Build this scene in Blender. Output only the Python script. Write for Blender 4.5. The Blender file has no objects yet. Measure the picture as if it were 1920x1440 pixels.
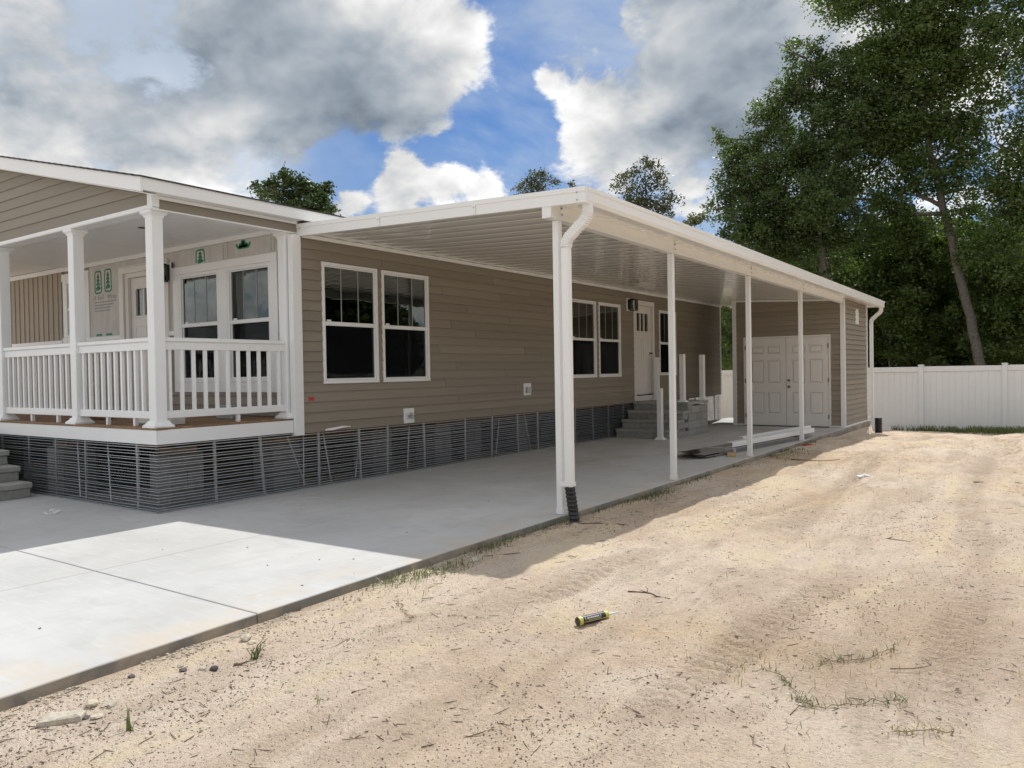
import bpy, bmesh, math, random
import numpy as np
from mathutils import Vector, Matrix

random.seed(7)
RNG = np.random.default_rng(11)
S = bpy.context.scene
COL = S.collection
R = math.radians

# ------------------------------------------------------------------ camera
cd = bpy.data.cameras.new('camera')
cam = bpy.data.objects.new('camera', cd)
COL.objects.link(cam)
cam.matrix_world = Matrix(((0.81834, 0.00514, 0.57471, 7.5995),
                           (0.57448, 0.02203, -0.81822, -6.306),
                           (-0.01687, 0.99974, 0.01508, 1.4025),
                           (0, 0, 0, 1)))
cd.sensor_width = 36.0
cd.lens = 27.215
cd.clip_start = 0.05
cd.clip_end = 3000
S.camera = cam
S.view_settings.view_transform = 'Standard'
S.view_settings.look = 'None'
S.view_settings.gamma = 1
S.view_settings.exposure = 0.03
S.render.engine = 'CYCLES'
S.cycles.max_bounces = 8
S.cycles.diffuse_bounces = 4
S.cycles.glossy_bounces = 4
S.cycles.transmission_bounces = 4
S.cycles.transparent_max_bounces = 12
S.cycles.caustics_reflective = False
S.cycles.caustics_refractive = False
S.cycles.use_denoising = True

# ------------------------------------------------------------------ sun and sky
SUN = Vector((-0.12, 0.61, 1.0)).normalized()          # towards the sun
SUN_EL = math.asin(SUN.z)
SUN_AZ = math.atan2(SUN.x, SUN.y)                      # clockwise from +Y
ld = bpy.data.lights.new('sun', 'SUN')
ld.energy = 3.8
ld.angle = R(0.55)
ld.color = (1.0, 0.97, 0.92)
sun = bpy.data.objects.new('sun', ld)
COL.objects.link(sun)
sun.rotation_euler = SUN.to_track_quat('Z', 'Y').to_euler()

W = bpy.data.worlds.new('World')
S.world = W
W.use_nodes = True
W.cycles.sampling_method = 'MANUAL'
W.cycles.sample_map_resolution = 512
S.cycles.denoising_prefilter = 'ACCURATE'
wt = W.node_tree
wt.nodes.clear()


class NT:
    """small helper to write node graphs as expressions"""
    def __init__(self, tree): self.t = tree
    def n(self, kind, **kw):
        nd = self.t.nodes.new(kind)
        for k, v in kw.items(): setattr(nd, k, v)
        return nd
    def put(self, sock, v):
        if isinstance(v, bpy.types.NodeSocket): self.t.links.new(v, sock)
        else:
            try: sock.default_value = v
            except Exception: sock.default_value = (*v, 1.0)
    def m(self, op, a, b=None, c=None, clamp=False):
        nd = self.n('ShaderNodeMath', operation=op); nd.use_clamp = clamp
        for i, v in enumerate((a, b, c)):
            if v is not None: self.put(nd.inputs[i], v)
        return nd.outputs[0]
    def vm(self, op, a, b=None, scale=None):
        nd = self.n('ShaderNodeVectorMath', operation=op)
        self.put(nd.inputs[0], a)
        if b is not None: self.put(nd.inputs[1], b)
        if scale is not None: self.put(nd.inputs[3], scale)
        return nd.outputs['Value' if op in ('DOT_PRODUCT', 'LENGTH') else 'Vector']
    def noise(self, vec, scale, detail=4, rough=.5, dist=0., out='Fac', lac=2.0):
        nd = self.n('ShaderNodeTexNoise')
        if vec is not None: self.put(nd.inputs['Vector'], vec)
        nd.inputs['Scale'].default_value = scale; nd.inputs['Detail'].default_value = detail
        nd.inputs['Roughness'].default_value = rough; nd.inputs['Distortion'].default_value = dist
        nd.inputs['Lacunarity'].default_value = lac
        return nd.outputs[out]
    def ramp(self, fac, stops, interp='LINEAR'):
        nd = self.n('ShaderNodeValToRGB'); cr = nd.color_ramp; cr.interpolation = interp
        while len(cr.elements) < len(stops): cr.elements.new(.5)
        for e, (p, c) in zip(cr.elements, stops):
            e.position = p; e.color = c if len(c) == 4 else (*c, 1.0)
        self.put(nd.inputs[0], fac)
        return nd.outputs[0]
    def sstep(self, x, a, b, lo=0., hi=1.):
        nd = self.n('ShaderNodeMapRange', interpolation_type='SMOOTHSTEP')
        for i, v in enumerate((x, a, b, lo, hi)): self.put(nd.inputs[i], v)
        return nd.outputs[0]
    def mix(self, fac, a, b, mode='MIX'):
        nd = self.n('ShaderNodeMix', data_type='RGBA', blend_type=mode)
        self.put(nd.inputs['Factor'], fac); self.put(nd.inputs[6], a); self.put(nd.inputs[7], b)
        return nd.outputs[2]


BLOBS = [(-0.7383,0.5587,0.3777,0.00371,0.6),(-0.7035,0.6207,0.3462,0.0043,0.7),(-0.6529,0.6747,0.3443,0.00266,0.6),(-0.6001,0.6928,0.3998,0.00266,0.6),(-0.6974,0.5862,0.4124,0.00316,0.5),(-0.5599,0.7225,0.4056,0.00079,0.45),(-0.3444,0.8547,0.3884,0.00266,0.7),(-0.3384,0.8862,0.3163,0.00316,0.8),(-0.2778,0.8952,0.3484,0.00316,0.7),(-0.3877,0.8744,0.2916,0.00079,0.5),(-0.2801,0.9195,0.2757,0.00141,0.6),(-0.1994,0.908,0.3685,0.00266,0.6),(-0.4759,0.8166,0.3266,0.00079,0.6),(-0.4904,0.7981,0.3501,0.00035,0.35),(-0.4559,0.8455,0.2782,0.00093,0.6),(-0.4564,0.8038,0.3815,0.00035,0.35),(-0.4761,0.7995,0.3662,0.00035,0.35),(-0.4467,0.8617,0.2408,0.00044,0.4),(-0.3659,0.9019,0.2294,0.00079,0.5),(-0.3934,0.8311,0.3931,0.00035,0.4),(-0.8921,0.3667,0.264,0.00093,0.6),(-0.8491,0.434,0.3011,0.00079,0.35),(-0.8002,0.4859,0.3516,0.00108,0.2),(-0.8436,0.4597,0.2776,0.00044,0.5),(-0.8449,0.4778,0.2404,0.00035,0.5),(-0.7908,0.5375,0.2927,0.00178,0.15),(-0.6698,0.7073,0.2261,0.00043,0.85),(-0.6525,0.7181,0.2419,0.00017,0.6),(-0.6192,0.7499,0.2329,0.0002,0.85),(-0.7109,0.6701,0.2136,0.00011,0.7),(-0.5817,0.7827,0.2214,0.00017,0.6),(-0.7138,0.6683,0.2092,0.00015,0.5),(-0.8294,0.4365,0.3487,0.01485,0.1),(-0.1045,0.9377,0.3312,0.00879,0.5),(-0.8208,0.5214,0.2332,0.00316,0.12),(-0.8453,0.3902,0.3649,0.00371,0.16),(-0.8855,0.3998,0.2367,0.00055,0.45),(-0.7356,0.6144,0.2854,0.00079,0.2),(-0.57,0.759,0.3147,0.00055,-0.6),(-0.6795,0.6816,0.2715,0.00055,-0.75),(-0.7181,0.6476,0.2547,0.00035,-0.4),(-0.6325,0.726,0.2698,0.00035,-0.4),(-0.5474,0.788,0.2816,0.00055,-0.6),(-0.5108,0.7665,0.3892,0.00035,-0.45),(-0.4178,0.8117,0.4082,0.00035,-0.5),(-0.6023,0.7512,0.27,0.00035,-0.5),(-0.5159,0.8006,0.3048,0.00035,-0.4),(-0.7198,0.641,0.2664,0.0002,-0.3)]
DARK = [(-0.8089,0.4551,0.3724,0.01815,0.4),(-0.8644,0.3772,0.3326,0.00415,0.35),(-0.7988,0.4913,0.3471,0.00278,0.4),(-0.6994,0.6489,0.2996,0.00278,0.8),(-0.761,0.5529,0.3392,0.00415,0.5),(-0.7097,0.6255,0.324,0.00415,0.8),(-0.6609,0.682,0.3131,0.00278,0.8),(-0.7226,0.5902,0.3599,0.00278,0.5),(-0.7312,0.5471,0.4074,0.00415,0.6),(-0.602,0.7223,0.3404,0.00124,0.5),(-0.3398,0.8897,0.305,0.00494,1.0),(-0.2874,0.8874,0.3604,0.0058,0.9),(-0.3571,0.8537,0.3791,0.00124,0.7),(-0.2745,0.9214,0.275,0.0022,1.0),(-0.8518,0.4407,0.2832,0.00031,0.6),(-0.8443,0.463,0.2697,0.00031,0.6),(-0.8224,0.4334,0.3684,0.01373,0.35)]
g = NT(wt)
sky = g.n('ShaderNodeTexSky', sky_type='NISHITA', sun_disc=False, sun_elevation=SUN_EL, sun_rotation=SUN_AZ,
          air_density=1.0, dust_density=1.2, ozone_density=2.5)
d0 = g.vm('NORMALIZE', g.n('ShaderNodeTexCoord').outputs['Generated'])
sz = g.n('ShaderNodeSeparateXYZ'); g.put(sz.inputs[0], d0)
el = g.m('MAXIMUM', sz.outputs[2], 0.0)
flat = g.m('DIVIDE', 1.0, g.m('ADD', el, 0.50))                 # clouds flatten towards the horizon
plane = g.vm('SCALE', d0, scale=flat)
w1 = g.vm('SUBTRACT', g.noise(d0, 5.0, 5, .55, 0., 'Color'), (.5, .5, .5))
w2 = g.vm('SUBTRACT', g.noise(d0, 17.0, 5, .6, 0., 'Color'), (.5, .5, .5))
dw = g.vm('NORMALIZE', g.vm('ADD', g.vm('ADD', d0, g.vm('SCALE', w1, scale=.055)), g.vm('SCALE', w2, scale=.045)))


def blobs(vec, lst):
    acc = None
    for x, y, z, s2, w in lst:
        e = g.m('EXPONENT', g.m('MULTIPLY_ADD', g.vm('DOT_PRODUCT', vec, (x, y, z)), 1 / s2, -1 / s2))
        acc = g.m('MULTIPLY_ADD', e, w, 0.0 if acc is None else acc)
    return acc


base = g.noise(plane, 2.6, 8, .56, .15)                          # scattered cumulus all over the sky
fine = g.noise(plane, 8.0, 10, .60, .25)
shf = g.noise(g.vm('ADD', plane, (-0.010, 0.028, 0.045)), 9.0, 3, .5, .15)
inview = blobs(dw, BLOBS)
inview = g.m('MINIMUM', g.m('MULTIPLY', inview, .88), g.m('MULTIPLY_ADD', inview, .22, .40))     # thick parts saturate
away = g.sstep(g.vm('DOT_PRODUCT', d0, (-0.55, 0.77, 0.32)), .80, .55)
dens = g.m('ADD', inview, g.m('MULTIPLY_ADD', base, 1.7, -0.80))
dens = g.m('MULTIPLY_ADD', away, 0.38, dens)  # thicker cloud out of view, added to brighten and neutralise the ambient light
dens = g.m('MULTIPLY_ADD', g.m('SUBTRACT', fine, .5), 1.75, dens)
fine2 = g.noise(plane, 27.0, 7, .6, .2)
dens = g.m('MULTIPLY_ADD', g.m('SUBTRACT', fine2, .5), .55, dens)
alpha = g.m('MULTIPLY', g.sstep(dens, .12, .48), g.sstep(dens, .0, .32))
soft = g.noise(plane, 4.5, 5, .5, .3)
veil = g.m('MULTIPLY', g.sstep(g.noise(plane, 2.1, 7, .58, .8), .36, .70), .80)
veil = g.m('MINIMUM', g.m('ADD', veil, blobs(dw, [(-0.8386, 0.4134, 0.3546, 0.016, 0.95), (-0.7853, 0.4901, 0.3783, 0.006, 0.6), (-0.7952, 0.5533, 0.2479, 0.004, 0.6), (-0.8543, 0.4644, 0.2333, 0.006, 0.6)])), .9)
dks = g.m('SUBTRACT', 1.0, g.m('EXPONENT', g.m('MULTIPLY', blobs(dw, DARK), -1.1)))
dk = g.m('MULTIPLY', dks, g.m('MULTIPLY_ADD', soft, 1.0, .10))
dk = g.m('MULTIPLY_ADD', g.sstep(dens, .5, 1.3), .16, dk)
relief = g.m('MULTIPLY', g.m('SUBTRACT', fine, shf), g.m('MULTIPLY_ADD', dks, -.75, 1.40))
relief = g.m('MULTIPLY_ADD', g.m('SUBTRACT', fine2, .5), .12, relief)
lum = g.m('SUBTRACT', g.m('ADD', .97, relief), dk)
lum = g.m('MULTIPLY_ADD', g.m('SUBTRACT', soft, .5), .5, lum)
lum = g.m('MINIMUM', g.m('MAXIMUM', lum, .20), 1.1)
tint = g.mix(g.sstep(lum, .25, .8), (.78, .94, 1.12), (1.0, 1.0, .995))
cloud = g.vm('SCALE', tint, scale=g.m('MULTIPLY', lum, 8.6))
blue = g.vm("MULTIPLY", sky.outputs[0], (.31, .52, .79))
milky = g.mix(g.m('MULTIPLY', g.sstep(el, .36, .04), .55), blue, (3.6, 4.9, 6.7))
skyv = g.mix(veil, milky, g.mix(g.sstep(soft, .35, .65), (4.3, 5.0, 5.9), (5.9, 6.5, 7.2)))
skyc = g.mix(alpha, skyv, cloud)
skyc = g.mix(g.sstep(sz.outputs[2], .0, -.03), skyc, (2.2, 2.1, 1.8))
bg = g.n('ShaderNodeBackground')
g.put(bg.inputs[0], skyc)
bg.inputs[1].default_value = 0.115
wo = g.n('ShaderNodeOutputWorld')
wt.links.new(bg.outputs[0], wo.inputs[0])

# ------------------------------------------------------------------ materials
def new_mat(name):
    m = bpy.data.materials.new(name); m.use_nodes = True
    t = m.node_tree
    b = t.nodes['Principled BSDF']
    return m, NT(t), b


def pos(g): return g.n('ShaderNodeNewGeometry').outputs['Position']


def bump(g, b, h, dist, strength=1.0):
    nd = g.n('ShaderNodeBump'); nd.inputs['Strength'].default_value = strength
    nd.inputs['Distance'].default_value = dist
    g.put(nd.inputs['Height'], h); g.put(b.inputs['Normal'], nd.outputs[0])


def basic(name, col, rough=.5, var=.06, scale=3., spec=.5, metal=0., fine=0., obj_var=0., grime=None):
    m, g, b = new_mat(name)
    p = pos(g)
    n = g.noise(p, scale, 5, .6)
    lo = tuple(c * (1 - var) for c in col); hi = tuple(min(1, c * (1 + var)) for c in col)
    c = g.ramp(n, [(.3, lo), (.7, hi)])
    if obj_var:
        r = g.n('ShaderNodeObjectInfo').outputs['Random']
        c = g.vm('SCALE', c, scale=g.m('MULTIPLY_ADD', r, 2 * obj_var, 1 - obj_var))
    if grime:
        gn = g.sstep(g.noise(p, 9., 7, .65, .3), .56, .80)
        c = g.mix(g.m('MULTIPLY', gn, grime[1]), c, grime[0])
    g.put(b.inputs['Base Color'], c)
    b.inputs['Roughness'].default_value = rough; b.inputs['Metallic'].default_value = metal
    b.inputs['Specular IOR Level'].default_value = spec
    if fine: bump(g, b, g.noise(p, 240., 3, .6), fine)
    return m


M = {}
M['vinyl'] = basic('white_vinyl', (.79, .80, .80), .38, .025, 2.5, grime=((.55, .52, .45), .16))
M['pan'] = basic('glossy_roof_pan', (.78, .77, .735), .16, .02, 1.5, fine=0)
M['alum'] = basic('white_aluminium', (.80, .805, .795), .30, .02, 1.5, grime=((.6, .57, .5), .12))
M['fencevinyl'] = basic('fence_vinyl', (.74, .75, .75), .45, .03, 1.2, grime=((.45, .43, .36), .22))
M['doorwhite'] = basic('painted_door', (.72, .70, .665), .42, .03, 2.)
M['offwhite'] = basic('interior_paint', (.55, .54, .50), .8, .03)
M['muntin'] = basic('dull_grid_bar', (.30, .31, .30), .5, .03)
M['dark'] = basic('dark_void', (.02, .02, .02), .8)
M['black'] = basic('black_metal', (.012, .012, .014), .35, .2)
M['rubber'] = basic('black_plastic_pipe', (.018, .018, .019), .42, .25, 20.)
M['shingle'] = basic('asphalt_shingle', (.055, .05, .048), .9, .3, 60., obj_var=.2)
M['galv'] = basic('galvanised_steel', (.40, .42, .43), .42, .16, 25., metal=.75)
M['strip'] = basic('skirting_rail_steel', (.46, .51, .55), .30, .15, 12., metal=.6)
M['pierblock'] = basic('pier_block', (.19, .19, .18), .95, .18, 14., obj_var=.12, fine=.0015)
M['block'] = basic('concrete_block', (.30, .295, .275), .9, .14, 14., obj_var=.10, fine=.0015)
M['stepcon'] = basic('step_concrete', (.33, .325, .30), .88, .16, 6., obj_var=.08, fine=.001, grime=((.13, .12, .10), .55))
M['lumber'] = basic('treated_lumber', (.23, .135, .07), .75, .25, 12., obj_var=.15)
M['greyplank'] = basic('grey_siding_plank', (.24, .23, .215), .6, .12, 6., obj_var=.15)
M['film2'] = basic('clear_tape', (.45, .45, .44), .25, .1)
M['pine'] = basic('pine_offcut', (.48, .33, .17), .75, .2, 14.)
M['stone'] = basic('limestone', (.50, .44, .34), .9, .2, 30., obj_var=.25, fine=.001)
M['darkstone'] = basic('dark_rock', (.075, .06, .065), .7, .4, 60., obj_var=.3)
M['shell'] = basic('pale_concrete_chip', (.50, .455, .37), .95, .22, 40., fine=.004, grime=((.34, .27, .19), .6))
M['redplastic'] = basic('red_plastic', (.42, .035, .03), .4, .2)
M['yellow'] = basic('yellow_print', (.52, .48, .10), .35, .1)
M['tubeblack'] = basic('tube_label_black', (.02, .018, .02), .3, .2, 50.)
M['tubewhite'] = basic('tube_print_white', (.7, .7, .66), .4)
M['brass'] = basic('door_hardware', (.20, .17, .12), .3, .1, metal=.9)
M['green'] = basic('green_print', (.02, .22, .11), .6, .1, 20.)
M['greyprint'] = basic('grey_print', (.26, .30, .30), .7, .1, 20.)
M['paper'] = basic('white_scrap', (.85, .85, .84), .6)
M['bluetape'] = basic('blue_tape', (.02, .025, .12), .5)


def siding_mat(name, col, streak=.075):
    m, g, b = new_mat(name)
    p = pos(g)
    mp = g.n('ShaderNodeMapping'); g.put(mp.inputs[0], p); mp.inputs['Scale'].default_value = (1.2, 1.2, 14)
    n = g.noise(mp.outputs[0], 2.2, 6, .65, .4)
    n2 = g.noise(p, .6, 3, .5)
    r = g.n('ShaderNodeObjectInfo').outputs['Random']
    k = g.m('MULTIPLY_ADD', r, .16, .92)
    k = g.m('MULTIPLY_ADD', g.m('SUBTRACT', n, .5), streak * 3, k)
    k = g.m('MULTIPLY_ADD', g.m('SUBTRACT', n2, .5), .10, k)
    g.put(b.inputs['Base Color'], g.vm('SCALE', col, scale=k))
    b.inputs['Roughness'].default_value = .55
    b.inputs['Specular IOR Level'].default_value = .35
    bump(g, b, n, .0012, .6)
    return m


M['siding'] = siding_mat('taupe_lap_siding', (.258, .226, .178))
M['shedsiding'] = siding_mat('taupe_vinyl_siding', (.275, .238, .185))
M['beigebatten'] = siding_mat('beige_board_and_batten', (.34, .29, .23))

# house wrap: pale woven sheet with wrinkles
m, g, b = new_mat('house_wrap'); p = pos(g)
mp = g.n('ShaderNodeMapping'); g.put(mp.inputs[0], p); mp.inputs['Scale'].default_value = (1.0, 1.0, .35); mp.inputs['Rotation'].default_value = (0, .35, 0)
wr = g.noise(mp.outputs[0], 5.5, 5, .55, 1.1)
g.put(b.inputs['Base Color'], g.ramp(wr, [(.3, (.47, .455, .43)), (.7, (.58, .565, .54))]))
b.inputs['Roughness'].default_value = .6
bump(g, b, wr, .02, .8)
M['wrap'] = m

nt_ = NT(M['pan'].node_tree); pb = M['pan'].node_tree.nodes['Principled BSDF']
pb.inputs['Coat Weight'].default_value = .6; pb.inputs['Coat Roughness'].default_value = .06
bump(nt_, pb, nt_.noise(pos(nt_), 3.2, 3, .5, .3), .012, .5)
# glass: thin pane, clear with fresnel reflection
m, g, b = new_mat('window_glass')
t = m.node_tree; t.nodes.remove(b)
fr = g.n('ShaderNodeFresnel'); fr.inputs[0].default_value = 1.62
tr = g.n('ShaderNodeBsdfTransparent'); tr.inputs[0].default_value = (.62, .70, .66, 1)
gl = g.n('ShaderNodeBsdfGlossy'); gl.inputs['Roughness'].default_value = .01; gl.inputs[0].default_value = (.86, .93, .90, 1)
bn = g.n('ShaderNodeBump'); bn.inputs['Distance'].default_value = .002; g.put(bn.inputs['Height'], g.noise(pos(g), 2.2, 2, .5)); t.links.new(bn.outputs[0], gl.inputs['Normal'])
mx = g.n('ShaderNodeMixShader'); g.put(mx.inputs[0], g.m('MULTIPLY', fr.outputs[0], 1.7, clamp=True)); t.links.new(tr.outputs[0], mx.inputs[1]); t.links.new(gl.outputs[0], mx.inputs[2])
t.links.new(mx.outputs[0], t.nodes['Material Output'].inputs[0])
M['glass'] = m
m, g, b = new_mat('insect_screen'); t = m.node_tree; t.nodes.remove(b)
tr = g.n('ShaderNodeBsdfTransparent'); df = g.n('ShaderNodeBsdfDiffuse'); df.inputs[0].default_value = (.012, .013, .015, 1)
mx = g.n('ShaderNodeMixShader'); mx.inputs[0].default_value = .38
t.links.new(tr.outputs[0], mx.inputs[1]); t.links.new(df.outputs[0], mx.inputs[2]); t.links.new(mx.outputs[0], t.nodes['Material Output'].inputs[0])
M['screen'] = m
# clear plastic film
m, g, b = new_mat('clear_film'); b.inputs['Base Color'].default_value = (.9, .9, .9, 1); b.inputs['Roughness'].default_value = .15; b.inputs['Alpha'].default_value = .3
M['film'] = m

# broom finished concrete
m, g, b = new_mat('broomed_concrete'); p = pos(g)
big = g.noise(p, .55, 5, .6, .6); med = g.noise(p, 3.2, 6, .65, .4)
mp = g.n('ShaderNodeMapping'); g.put(mp.inputs[0], p); mp.inputs['Scale'].default_value = (1.0, 9.0, 1.0)
stk = g.noise(mp.outputs[0], 3.0, 6, .65, .2)
c = g.ramp(big, [(.36, (.425, .425, .415)), (.64, (.515, .515, .505))])
c = g.mix(g.m('MULTIPLY', g.sstep(med, .48, .70), .40), c, (.365, .365, .355))
c = g.mix(g.m('MULTIPLY', g.sstep(stk, .50, .72), .40), c, (.58, .58, .57))
sand_st = g.sstep(g.noise(p, .8, 6, .65, .7), .50, .70)
sx = g.n('ShaderNodeSeparateXYZ'); g.put(sx.inputs[0], p)
c = g.mix(g.m('MULTIPLY', g.m('MULTIPLY', sand_st, g.sstep(sx.outputs[1], 1.5, 6.5)), .68), c, (.30, .235, .165))
sp = g.sstep(g.noise(p, 38., 2, .5), .735, .77)
c = g.mix(g.m('MULTIPLY', sp, .7), c, (.16, .14, .12))
c = g.mix(g.m('MULTIPLY', g.sstep(g.m('ADD', sx.outputs[2], g.m('MULTIPLY', g.m('SUBTRACT', med, .5), .012)), -.005, -.013), .8), c, (.15, .135, .11))     # darker below the top edge of the pour
g.put(b.inputs['Base Color'], c)
edge_d = g.m('SUBTRACT', 3.66, sx.outputs[0])
dust = g.m('MULTIPLY', g.sstep(edge_d, .55, .0), g.sstep(g.noise(p, 2.6, 6, .65, .4), .40, .62))
c = g.mix(g.m('MULTIPLY', dust, .5), c, (.53, .435, .32))
mp2 = g.n('ShaderNodeMapping'); g.put(mp2.inputs[0], p); mp2.inputs['Rotation'].default_value = (0, 0, -.10); mp2.inputs['Scale'].default_value = (3.2, .16, 1.0)
c = g.mix(g.m('MULTIPLY', g.m('MULTIPLY', g.sstep(g.noise(mp2.outputs[0], 2.0, 5, .6, .1), .53, .68), g.sstep(g.noise(p, .9, 3, .5), .42, .62)), .42), c, (.42, .40, .36))
g.put(b.inputs['Base Color'], c)
b.inputs['Roughness'].default_value = .82
bump(g, b, g.m('ADD', g.noise(p, 160., 3, .6), stk), .0012, .7)
M['concrete'] = m

# sand
m, g, b = new_mat('dry_sand'); p = pos(g)
mp = g.n('ShaderNodeMapping'); g.put(mp.inputs[0], p); mp.inputs['Rotation'].default_value = (0, 0, .06); mp.inputs['Scale'].default_value = (1.5, .30, 1.0)
track = g.noise(mp.outputs[0], 1.55, 6, .60, .5); track2 = g.noise(mp.outputs[0], 5.2, 5, .6, .3)
big = g.noise(p, .55, 6, .62, .5); med = g.noise(p, 2.1, 7, .66, .6); fin = g.noise(p, 26., 7, .72); gr = g.noise(p, 150., 3, .7); pit = g.noise(p, 62., 4, .6, .3)
c = g.ramp(big, [(.30, (.72, .53, .33)), (.43, (.76, .60, .445)), (.55, (.80, .655, .52)), (.70, (.86, .735, .60))])
c = g.mix(g.m('MULTIPLY', g.sstep(med, .52, .70), .36), c, (.53, .42, .315))
c = g.mix(g.m('MULTIPLY', g.sstep(track, .50, .63), .50), c, (.53, .415, .305))
c = g.mix(g.m('MULTIPLY', g.sstep(track2, .53, .66), .25), c, (.53, .41, .30))
c = g.mix(g.m('MULTIPLY', g.sstep(g.noise(p, .42, 4, .55, .8), .53, .64), .38), c, (.52, .385, .285))
c = g.mix(g.m('MULTIPLY', g.sstep(track, .47, .37), .65), c, (.86, .715, .49))
c = g.mix(g.m('MULTIPLY', g.sstep(med, .45, .30), .55), c, (.82, .725, .545))
c = g.mix(g.m('MULTIPLY', g.sstep(fin, .52, .72), .45), c, (.42, .33, .245))
c = g.mix(g.m('MULTIPLY', g.sstep(pit, .575, .67), .50), c, (.30, .225, .165))
c = g.mix(g.m('MULTIPLY', g.sstep(pit, .44, .34), .40), c, (.87, .78, .61))
c = g.mix(g.m('MULTIPLY', g.sstep(gr, .58, .75), .5), c, (.26, .20, .15))
c = g.mix(g.m('MULTIPLY', g.sstep(gr, .42, .25), .45), c, (.85, .77, .61))
rt = g.n('ShaderNodeAttribute', attribute_name='tint').outputs['Fac']     # wheel tracks pressed into the sand
c = g.mix(g.m('MULTIPLY', rt, .62), c, (.43, .325, .235))
g.put(b.inputs['Base Color'], c)
b.inputs['Roughness'].default_value = .95; b.inputs['Specular IOR Level'].default_value = .15
bump(g, b, g.m('ADD', g.m('MULTIPLY_ADD', fin, 1.6, g.m('MULTIPLY', pit, -1.2)), gr), .016, 1.0)
M['sand'] = m


def leaf_mat(name, lo, hi, trans=.35):
    m, g, b = new_mat(name); t = m.node_tree
    a = g.n('ShaderNodeAttribute', attribute_name='tint').outputs['Fac']
    c = g.ramp(a, [(0, lo), (1, hi)])
    g.put(b.inputs['Base Color'], c); b.inputs['Roughness'].default_value = .42; b.inputs['Specular IOR Level'].default_value = .45
    tl = g.n('ShaderNodeBsdfTranslucent'); g.put(tl.inputs[0], g.vm('MULTIPLY', c, (1.5, 1.7, .7)))
    mx = g.n('ShaderNodeMixShader'); mx.inputs[0].default_value = trans
    t.links.new(b.outputs[0], mx.inputs[1]); t.links.new(tl.outputs[0], mx.inputs[2]); t.links.new(mx.outputs[0], t.nodes['Material Output'].inputs[0])
    return m


M['leaf_oak'] = leaf_mat('oak_leaf', (.036, .064, .025), (.125, .175, .062), .44)
M['leaf_main'] = leaf_mat('broad_leaf', (.046, .080, .026), (.160, .215, .070), .48)
M['leaf_under'] = leaf_mat('understory_leaf', (.036, .066, .022), (.140, .190, .052), .5)
M['leaf_dark'] = leaf_mat('distant_leaf', (.026, .048, .020), (.062, .090, .030))
M['leaf_grey'] = leaf_mat('sparse_leaf', (.045, .055, .032), (.095, .105, .055))
M['leaf_yellow'] = leaf_mat('yellow_leaf', (.075, .085, .015), (.15, .145, .03))
M['grass'] = leaf_mat('grass_blade', (.060, .085, .028), (.15, .17, .065))
M['drygrass'] = leaf_mat('dry_grass_blade', (.20, .16, .08), (.34, .28, .16))
M['bark'] = basic('bark', (.165, .148, .128), .95, .55, 16., fine=.03, grime=((.17, .17, .15), .5))
M['twig'] = basic('dry_twig', (.105, .075, .055), .9, .4, 30., obj_var=.3)
M['debris'] = basic('dark_plant_debris', (.150, .105, .075), .9, .65, 40.)


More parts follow.
